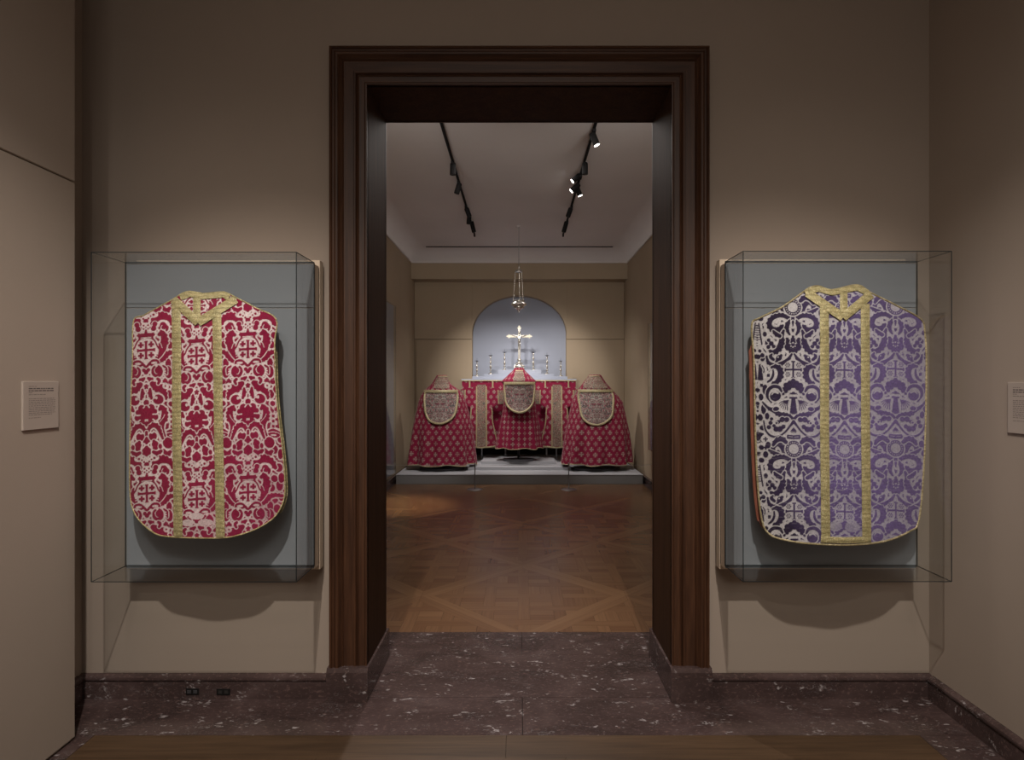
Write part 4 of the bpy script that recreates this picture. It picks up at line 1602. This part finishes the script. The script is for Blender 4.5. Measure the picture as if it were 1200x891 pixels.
# copes
def cope(label, Yc, sil, ztop_extra, folds, lat, shield, kd=.62, zone=None, group='copes on the display platform', base_px=None, neckpx=None):
    """sil: rows (py, left px, right px) from the crown to the hem"""
    zs_ = np.array([ZZ(r_[0], Yc) for r_ in sil]); xl = np.array([XX(r_[1], Yc) for r_ in sil]); xr = np.array([XX(r_[2], Yc) for r_ in sil])
    o = np.argsort(zs_)
    zs_, xl, xr = zs_[o], xl[o], xr[o]
    zlo, zhi = zs_[0], zs_[-1]
    NZ, NT = 190, 420
    zz = np.linspace(zlo, zhi, NZ)
    ker = np.ones(5) / 5
    XLi, XRi = np.interp(zz, zs_, xl), np.interp(zz, zs_, xr)
    def sm(a):
        b = np.convolve(np.pad(a, 2, mode='edge'), ker, 'valid')
        b[0], b[-1] = a[0], a[-1]
        return b
    XLi, XRi = sm(XLi), sm(XRi)
    xc, hw = (XLi + XRi) / 2, (XRi - XLi) / 2
    Xc = float(xc[NZ // 2])
    T = np.linspace(-PI, PI, NT, endpoint=False)
    TT, IZ = np.meshgrid(T, np.arange(NZ))
    HW, XC, Z = hw[IZ], xc[IZ], zz[IZ]
    hmax = hw.max()
    s = (zhi - Z) / (zhi - zlo)
    fold = np.zeros_like(TT)
    for (n_, amp, ph) in folds:
        fold += amp * np.sin(n_ * TT + ph + 1.3 * np.sin(TT * 2 + ph))
    fold = fold * np.clip((s - .25) / .75, 0, 1) ** 1.2
    keep = 1 - .55 * np.abs(np.sin(TT)) ** 6
    rr = 1 + fold * keep
    X = XC + HW * np.sin(TT) * rr
    Y = Yc - (kd * HW + .02) * np.cos(TT) * rr
    Zv = Z + .012 * np.sin(TT * 7) * (s > .98)
    sc = TT * (.30 * hmax + .70 * HW)
    pat = lattice(*lat)(sc.ravel(), Zv.ravel())
    t = thing('cope', label, 'vestment', (Xc, Yc, ST), group)
    co = np.stack([X.ravel() - Xc, Y.ravel() - Yc, Zv.ravel() - ST], 1).astype(np.float32)
    I = np.arange(NZ * NT).reshape(NZ, NT)
    q = np.stack([I[:-1], np.roll(I, -1, 1)[:-1], np.roll(I, -1, 1)[1:], I[1:]], -1).reshape(-1, 4)
    me = bpy.data.meshes.new('cope_cloth')
    me.from_pydata(co.tolist(), [], q.tolist() + [list(map(int, I[-1]))])
    me.polygons.foreach_set('use_smooth', [True] * len(me.polygons))
    a = me.attributes.new('pat', 'FLOAT', 'POINT'); a.data.foreach_set('value', pat.astype(np.float32))
    me.materials.append(M_broc)
    ob = bpy.data.objects.new('cope_cloth', me); C.objects.link(ob); ob.parent = t

    def front(x, z):
        iz = np.clip((z - zlo) / (zhi - zlo) * (NZ - 1), 0, NZ - 1)
        h = np.interp(iz, np.arange(NZ), hw); c = np.interp(iz, np.arange(NZ), xc)
        u = np.clip((x - c) / np.maximum(h, .01), -.97, .97)
        th = np.arcsin(u)
        return Yc - (kd * h + .02) * np.cos(th)
    # hood: embroidered shield with gold border, hanging free of the cloth
    sp = [(XX(p[0], Yc - .25), ZZ(p[1], Yc - .25)) for p in shield]
    sp = smooth_closed(sp, 5)
    scx = sum(p[0] for p in sp) / len(sp)
    szt = max(p[1] for p in sp); szb = min(p[1] for p in sp)
    def yh(x, z):
        hwid = (max(p[0] for p in sp) - min(p[0] for p in sp)) / 2
        top_ = front(np.array([scx]), np.array([szt]))[0]
        y = np.minimum(front(x, np.full_like(x, max(szb, zlo))) + .03, front(x, z)) - .035
        yy = top_ - .05 - .10 * (szt - z) / (szt - szb) + .11 * ((x - scx) / hwid) ** 2
        return np.minimum(yy, front(x, z) - .02)
    G_sh = cloth('hood_shield', sp, yh, .008, lambda x, z: x * 0, M_emb, t, origin=(scx, Yc - .2, (szt + szb) / 2))
    rim = resample(sp, .015, True)
    rim = [(scx + (x - scx) * .93, (szt + szb) / 2 + (z - (szt + szb) / 2) * .94) for x, z in rim]
    pr = [(x, float(yh(np.array([x]), np.array([z]))[0]) - .008, z) for x, z in rim]
    G().tube(pr, .017, 6, True, flat=.35).build('hood_border', M_gold2, t)
    # top band of the hood, thicker gold
    zt2 = szt - .022
    hw_ = (max(p[0] for p in sp) - min(p[0] for p in sp)) / 2 - .01
    ribbon('hood_top_band', [(scx - hw_, zt2), (scx + hw_, zt2)], .022, yh, M_gold2, t, .016)
    # orphrey collar: embroidered band laid round the neck and shoulders above the hood
    if neckpx:
        cp = [(XX(p[0], Yc - .15), ZZ(p[1], Yc - .15)) for p in neckpx]
        cloth('collar_orphrey', cp, lambda x, z: front(x, z) - .014, .007, lambda x, z: x * 0, M_emb2, t, origin=(Xc, Yc, zhi))
        hi_ = sorted(cp, key=lambda p: -p[1])[:2]; hi_.sort()
        ribbon('collar_edge', [(hi_[0][0], hi_[0][1] - .004), (hi_[1][0], hi_[1][1] - .004)], .008, front, M_gold2, t, .018)
    # hem braid
    pr = [(Xc + co[i][0], Yc + co[i][1], ST + co[i][2]) for i in range(0, NT, 2)]
    G().tube(pr, .006, 6, True).build('hem_braid', M_gold2, t)
    # stand below
    xs0 = float(xc[0])
    zst = ZS if abs(Xc) < .3 else ST
    G().lathe([(0, 0), (.33 * hmax / .5, 0), (.33 * hmax / .5, .035), (0, .035)], (xs0, Yc - .02, zst), 28, False, 1, .6).build('stand_base', M_lead, t)
    G().tube([(xs0, Yc, zst + .03), (xs0, Yc, zhi - .05)], .02, 8).build('stand_pole', M_lead, t)
    # inner shadow form so the garment is not hollow
    prof = [(max(.02, float(np.interp(z, zz, hw)) * .80), z) for z in np.linspace(zlo + .03, zhi - .03, 14)]
    G().lathe([(r_, z - ST) for r_, z in prof], (xs0, Yc, ST), 24, True, 1, kd).build('torso_form', M_form, t)
    return t


silL = [(439.8, 512, 523.5), (444, 509.5, 525), (447.5, 507.5, 526.5), (452, 504, 530), (457, 498, 538.5), (463, 493.5, 543), (469, 491, 545.5), (486, 487, 550), (499, 484, 553), (520, 481, 555.5), (536, 479, 557), (543, 478.5, 557.5)]
cope('crimson cope with gold-bordered hood on the left of the platform', 9.42, silL, 0,
     [(9, .065, .4), (16, .030, 1.0), (5, .045, 2.0)], (.118, .083, .038), [(497, 458.8), (516, 457.6), (535.5, 459), (536, 478), (532.5, 489), (525, 495), (516, 497.5), (505, 495), (499, 488), (496.2, 476)],
     neckpx=[(512.5, 440.8), (523, 440.8), (525, 448), (527, 454.5), (520, 456), (508, 455), (508.5, 448)])
silR = [(439.3, 690.5, 704), (443, 688, 706.5), (447, 684.5, 709), (452, 681, 713), (458, 676.5, 718.5), (464, 673, 724), (471, 670, 729.5), (487, 666, 733), (507, 661.5, 737), (525, 658.5, 739), (538, 656.5, 740), (542, 656, 740)]
cope('crimson cope with dark embroidered hood on the right of the platform', 9.42, silR, 0,
     [(9, .065, 1.6), (15, .032, .2), (5, .045, .6)], (.118, .083, .038), [(678.8, 458.2), (699, 457.4), (719, 458.6), (719.6, 478), (717, 489), (709, 496), (699, 499), (688, 496.5), (681, 489), (678.4, 476)],
     neckpx=[(691, 440.4), (703.6, 440.4), (706, 445), (714, 455), (700, 456), (683, 455), (687, 446)])
silM = [(431, 603, 613.5), (434, 601.5, 615), (440, 595, 621), (447, 587.5, 628.5), (455, 591.5, 626), (470, 590.5, 627), (480, 589, 628), (500, 584.5, 632), (520, 580.5, 635), (524.5, 580, 635.5)]
cope('crimson cope with round gold-edged hood standing before the altar', 9.74, silM, 0,
     [(9, .07, .2), (17, .03, .9)], (.098, .088, .034, 0, 0, False, False), [(591, 449.2), (608.7, 448.4), (626.2, 449), (627, 464), (625, 474), (618, 481.5), (609, 484.5), (599.5, 481.5), (592.5, 474), (590.6, 464)], kd=.62,
     neckpx=[(604, 434), (613, 434), (615.5, 446.5), (608, 447), (601.5, 446.5)])


# ------------------------------------------------------------------ altar cross and candlesticks
KY = GY + .16
zc0 = l3
cr = thing('altar_cross', 'tall bright silver crucifix with flared arms on the altar', 'crucifix', (0, KY, zc0))
cxp = XX(608.5, KY)
zc = lambda py: ZZ(py, KY)
prof = [(0, zc(433.5)), (.085, zc(433.5)), (.088, zc(432.6)), (.05, zc(431.8)), (.045, zc(430.6)), (.085, zc(429.6)), (.088, zc(428.8)), (.05, zc(427.6)), (.07, zc(426.2)), (.072, zc(425.4)), (.03, zc(424.4)), (.022, zc(423)), (.040, zc(421.5)), (.018, zc(420)), (0, zc(419.6))]
prof = [(a, b - zc(433.6)) for a, b in prof]
G().lathe(prof, (cxp, KY, zc0), 16).build('base', M_silver, cr)
# leafy scrolls on the base
for s in (-1, 1):
    for zz_, w_ in ((428.5, .095), (430.8, .10)):
        G().tube([(cxp + s * .03, KY - .03, zc(zz_ + .6)), (cxp + s * w_ * .7, KY - .03, zc(zz_ - .2)), (cxp + s * w_, KY - .03, zc(zz_ + .9)), (cxp + s * w_ * .8, KY - .03, zc(zz_ + 1.2))], .008, 6).build('scroll', M_silver, cr)
g = G()
yk0, yk1 = KY - .010, KY + .010
hwid = 1.5 * KY / F
g.box(cxp - hwid, cxp + hwid, yk0, yk1, zc(421), zc(384), .004)
g.build('upright', M_silver, cr)
G().box(cxp - 11.6 * KY / F, cxp + 11.6 * KY / F, yk0 - .001, yk1 + .001, zc(395.8), zc(392.8), .004).build('cross_arm', M_gilt, cr)
u_ = KY / F


def trefoil(cx, cz, dx, dz):
    g = G()
    # fleur end: point and two side lobes
    nx, nz = -dz, dx
    pts = [(-1.2, 0), (-.9, 1.5), (-.4, 2.3), (.5, 2.4), (.9, .9), (1.8, 1.1), (3.3, 0), (1.8, -1.1), (.9, -.9), (.5, -2.4), (-.4, -2.3), (-.9, -1.5)]
    poly = [(cx + (a * dx + b * nx) * u_, cz + (a * dz + b * nz) * u_) for a, b in pts]
    g.prism(poly, 'y', yk0 - .002, yk1 + .002)
    return g


for cx_, cz_, dx_, dz_ in ((cxp - 12 * u_, zc(394.3), -1, 0), (cxp + 12 * u_, zc(394.3), 1, 0), (cxp, zc(384.6), 0, 1)):
    trefoil(cx_, cz_, dx_, dz_).build('fleur_end', M_gilt, cr)
G().lathe([(0, -.02), (.02, -.018), (.03, 0), (.02, .018), (0, .02)], (cxp, KY - .012, zc(390)), 12).build('boss', M_silver, cr)
# figure on the cross: one continuous body grown over a skeleton
sk = [((0, 399.5), 1.25), ((0, 396.6), 1.5), ((0, 394.4), .55), ((0, 392.6), 1.05),           # pelvis, chest, neck, head
      ((-2.0, 394.4), .75), ((-5, 393.6), .55), ((-8.4, 392.8), .42), ((2.0, 394.4), .75), ((5, 393.6), .55), ((8.4, 392.8), .42),
      ((-.8, 403.5), .85), ((-.2, 407.2), .5), ((0, 409.2), .4), ((.8, 403.5), .85), ((.35, 407.2), .5), ((.3, 409.4), .4)]
ed = [(0, 1), (1, 2), (2, 3), (1, 4), (4, 5), (5, 6), (1, 7), (7, 8), (8, 9), (0, 10), (10, 11), (11, 12), (0, 13), (13, 14), (14, 15)]
me = bpy.data.meshes.new('figure')
me.from_pydata([(cxp + p[0] * u_, KY - .024, zc(p[1])) for p, r_ in sk], ed, [])
fg = bpy.data.objects.new('figure', me); C.objects.link(fg)
fg.parent = cr; fg.location = -Vector(cr.location)
md = fg.modifiers.new('skin', 'SKIN')
for i, (p, r_) in enumerate(sk):
    v = me.skin_vertices[0].data[i]
    v.radius = (r_ * u_, r_ * u_)
    v.use_root = (i == 0)
fg.modifiers.new('sub', 'SUBSURF').levels = 1
me.materials.append(M_silver)


def candlestick(px, ytop, ybot, zbase, idx, label):
    Yk = KY + .02
    x = XX(px, Yk)
    H_ = ZZ(ytop, Yk) - zbase
    t = thing('candlestick', label, 'candlestick', (x, Yk, zbase), 'silver candlesticks on the altar steps')
    r = .035
    G().lathe([(0, 0), (r * 1.25, 0), (r * 1.3, .006), (r * .9, .016), (r * .45, .026), (r * .3, .04)], (x, Yk, zbase), 14).build('foot', M_silver, t)
    h = H_
    G().lathe([(r * .3, .038), (r * .62, h * .20), (r * .28, h * .26), (r * .5, h * .34), (r * .62, h * .40), (r * .26, h * .48), (r * .3, h * .56), (r * .58, h * .62), (r * .3, h * .68), (r * .24, h * .80), (r * .36, h * .90), (r * .2, h * .95)],
              (x, Yk, zbase), 14).build('stem', M_silver, t)
    G().lathe([(r * .2, h * .945), (r * 1.05, h * .965), (r * 1.1, h * .985), (r * .25, h * .975), (r * .2, h), (.003, h), (.0015, h + .045), (0, h + .046)], (x, Yk, zbase), 14).build('drip_pan', M_lead, t)


for i, (px, yt, lv, pos) in enumerate(((559, 422.7, l1, 'outermost on the left'), (575, 416.2, l2, 'on the middle left step'), (591.4, 412.4, l3, 'just left of the cross'),
                                       (625.0, 412.4, l3, 'just right of the cross'), (641, 416.2, l2, 'on the middle right step'), (657, 422.7, l1, 'outermost on the right'))):
    candlestick(px, yt, 0, lv, i, 'slender silver candlestick ' + pos)

# ------------------------------------------------------------------ hanging lamp
LY = 8.9
lx = XX(608, LY)
hl = thing('sanctuary_lamp', 'silver sanctuary lamp hanging on three chains before the niche', 'hanging lamp', (lx, LY, ZZ(367, LY)))
zl = lambda py: ZZ(py, LY)
ul = LY / F
G().tube([(lx, LY, CR), (lx, LY, zl(313))], .004, 6).build('suspension_rod', M_steel, hl)
G().lathe([(0, 0), (.035, 0), (.035, -.012), (0, -.014)], (lx, LY, CR), 12).build('ceiling_rose', M_ceil, hl)
G().lathe([(0, zl(311.5) - zl(319)), (.012, zl(312) - zl(319)), (.016, zl(314) - zl(319)), (.01, zl(315.5) - zl(319)), (.045, zl(317) - zl(319)), (.066, zl(318.2) - zl(319)), (.06, zl(319) - zl(319)), (0, 0)], (lx, LY, zl(319)), 20).build('crown_cap', M_silver, hl)
for k in range(3):
    a = R(200 + 120 * k)
    p0 = Vector((lx + .055 * math.cos(a), LY + .055 * math.sin(a), zl(318.5)))
    p1 = Vector((lx + .085 * math.cos(a), LY + .085 * math.sin(a), zl(353)))
    n_ = 26
    G().tube([p0.lerp(p1, i / n_) for i in range(n_ + 1)], .004, 6, rads=[.006 if i % 2 else .0035 for i in range(n_ + 1)]).build('chain', M_silver, hl)
z0 = zl(366.5)
q = lambda py: zl(py) - z0
G().lathe([(.0, q(366.5)), (.010, q(366)), (.014, q(365.2)), (.008, q(364.4)), (.030, q(363.4)), (.050, q(362)), (.075, q(361.4)), (.078, q(360.4)), (.066, q(359.6)), (.100, q(358.6)), (.112, q(357.2)), (.112, q(356)), (.098, q(355)), (.080, q(354.4)),
           (.084, q(353.2)), (.088, q(352.4)), (.080, q(352.2)), (.070, q(355)), (0, q(356))], (lx, LY, z0), 28).build('bowl', M_silver, hl)
for k in range(8):
    a = 2 * PI * k / 8
    G().lathe([(0, -.014), (.012, -.008), (.014, 0), (.01, .01), (0, .014)], (lx + .103 * math.cos(a), LY + .103 * math.sin(a), zl(357)), 8).build('bowl_boss', M_silver, hl)

# ------------------------------------------------------------------ barrier posts and cord
BY = 8.43
for px, lab in ((556.5, 'low grey barrier post standing in front of the left cope'), (666.5, 'low grey barrier post standing in front of the right cope')):
    x = XX(px, BY)
    t = thing('barrier_post', lab, 'barrier', (x, BY, 0), 'barrier posts in front of the platform')
    G().lathe([(0, 0), (.112, 0), (.112, .006), (.09, .012), (.012, .016), (0, .016)], (x, BY, 0), 28).build('base_plate', M_steel, t)
    G().lathe([(.0075, .014), (.0075, .365), (.009, .366), (.009, .378), (0, .380)], (x, BY, 0), 10).build('pole', M_steel, t)
xa, xb = XX(556.5, BY), XX(666.5, BY)
g = G()
for a, b in ((-GW, xa), (xa, xb), (xb, GW)):
    g.tube([(a + (b - a) * k / 12, BY, .352 - .010 * math.sin(PI * k / 12)) for k in range(13)], .0022, 5)
tag(g.build('rope', M_cord), 'thin grey barrier cord running between the low posts and side walls', 'cord')


# ------------------------------------------------------------------ cases on the inner gallery side walls
def side_case(sx, ya, yb2, z0, z1, d, label):
    xw = sx * GW
    t = thing('side_wall_case', label, 'display case', (xw, (ya + yb2) / 2, z0), 'shallow cases on the inner gallery side walls')
    a, b = xw, xw - sx * .02
    G().box(min(a, b), max(a, b), ya, yb2, z0, z1, .003).build('backboard', M_niche, t)
    xf = xw - sx * d
    G().box(min(xf, xf + sx * .006), max(xf, xf + sx * .006), ya, yb2, z0, z1).build('glass_pane', M_glass, t)
    for yy0 in (ya, yb2 - .006):
        a, b = xw - sx * .021, xf + sx * .007
        G().box(min(a, b), max(a, b), yy0, yy0 + .006, z0, z1).build('glass_pane', M_glass, t)
    G().box(min(xf, xf + sx * .004), max(xf, xf + sx * .004), yb2, yb2 + .003, z0, z1).build('glass_edge', M_gedge, t)


side_case(-1, 6.4, 8.95, .16, 2.66, .05, 'tall shallow glazed case on the left wall of the inner gallery')
side_case(1, 6.0, 8.58, .55, 2.36, .05, 'shallow glazed case on the right wall of the inner gallery')


# ------------------------------------------------------------------ ceiling tracks and spotlights
def track(x, label):
    t = thing('light_track', label, 'light track', (x, 6.5, CR), 'ceiling light tracks')
    G().box(x - .012, x + .012, 3.5, 9.30, CR - .022, CR, .002).build('rail', M_black, t)
    G().box(x - .012, x + .012, 9.30, 9.36, CR - .05, CR - .006, .003).build('end_feed', M_black, t)


track(-.70, 'left black lighting track on the inner gallery ceiling')
track(.685, 'right black lighting track on the inner gallery ceiling')


def head(ya, xt, pc, pe, lit, label, aim=None, power=0, size=30, yoff=0.0, blend=.7):
    """pc, pe: photograph pixels of the rear and the lens end of the head, at depth ya"""
    top_ = Vector((xt, ya, CR - .034))
    a = P(pc[0], pc[1], ya); b = P(pe[0], pe[1], ya + yoff)
    d = (b - a).normalized()
    ln = max(.12, min(.16, (b - a).length))
    b = a + d * ln
    t = thing('track_spotlight', label, 'spotlight', (xt, ya, CR - .034), 'black spotlights on the ceiling tracks')
    ad = G().box(xt - .014, xt + .014, ya - .045, ya + .045, CR - .050, CR - .0225, .002)
    ad.build('adapter', M_black, t)
    G().tube([(xt, ya, CR - .058), a + d * .03], .007, 6).build('stem', M_black, t)
    r = .031
    N_ = 10
    pts = [a, a + d * .012, a + d * (ln - .006), b]
    G().tube(pts, r, 16, rads=[r * .85, r, r, r]).build('head', M_black, t)
    G().tube([b - d * .004, b + d * .0015], r * .86, 16).build('lens', M_glow if lit else M_dark, t)
    if power:
        spot(tuple(b + d * .02), aim, power, size, blend, NEUT, .025)
    return t


def yat(py):
    return (CR - EYE) * F / (CY - py)


# left track, near to far
head(yat(188), -.70, (530.8, 191.5), (530.6, 205), False, 'first spotlight on the left track, pointing straight down')
head(yat(211), -.70, (538.5, 215), (535, 227), False, 'second spotlight on the left track, tilted to the left')
head(yat(240), -.70, (546.5, 244), (549.5, 252), False, 'third spotlight on the left track')
head(yat(250), -.70, (550, 252.4), (549.5, 259), False, 'small fourth spotlight on the left track, close behind the third')
head(yat(258), -.70, (552.5, 260), (555.5, 272), False, 'last spotlight on the left track, at its far end')
# right track
head(yat(150), .685, (693.5, 156), (699, 169), True, 'nearest spotlight on the right track, glowing, tilted right')
head(yat(189), .685, (685.5, 191), (685.5, 203), False, 'second spotlight on the right track, pointing down, unlit')
head(yat(204), .685, (680.5, 204.5), (672, 211.5), True, 'glowing spotlight on the right track, turned to the left, upper of the crossed pair')
head(yat(214), .685, (678.5, 216), (671, 222.5), True, 'glowing spotlight on the right track, turned to the left, lower of the crossed pair')
head(yat(218), .685, (675.5, 218.5), (679.5, 228.5), True, 'glowing spotlight on the right track, tilted right beneath the crossed pair')
head(yat(240), .685, (669, 244), (666, 252.5), False, 'sixth spotlight on the right track, past the glowing ones')
head(yat(257), .685, (664, 260), (660.5, 272), False, 'last spotlight on the right track, at its far end')

# the beams of those spotlights
zb1 = CR - .24
spot((-.70, 6.9, zb1), (-1.22, 9.3, 1.0), 44, 34, .8, NEUT, .03)     # left cope
spot((.60, 6.9, zb1), (1.22, 9.3, 1.0), 44, 34, .8, NEUT, .03)       # right cope
spot((-.70, 9.16, 3.56), (.45, 10.0, 1.1), 42, 96, 1.0, NEUT, .015)    # last head, left track: cross, altar, right cope
spot((.68, 9.16, 3.56), (-.75, 9.8, 1.0), 17, 80, 1.0, NEUT, .015)     # last head, right track: left cope
spot((-.70, 7.8, zb1), (-.45, 10.9, 1.40), 62, 42, .9, NEUT, .03)     # niche wash
spot((.66, 7.8, zb1), (.55, 10.9, 1.40), 62, 42, .9, NEUT, .03)
spot((-.70, 7.0, zb1), (0, 9.6, .2), 50, 22, 1.0, NEUT, .03)           # steps
spot((-.70, 5.6, zb1), (-1.88, 7.6, 1.4), 20, 50, .9, NEUT, .03)      # left wall case
spot((.60, 5.6, zb1), (1.88, 7.6, 1.4), 16, 50, .9, NEUT, .03)
spot((-.70, 6.4, zb1), (-1.40, 7.35, 0), 105, 24, 1.0, (1, .80, .52), .03)      # floor before the left cope
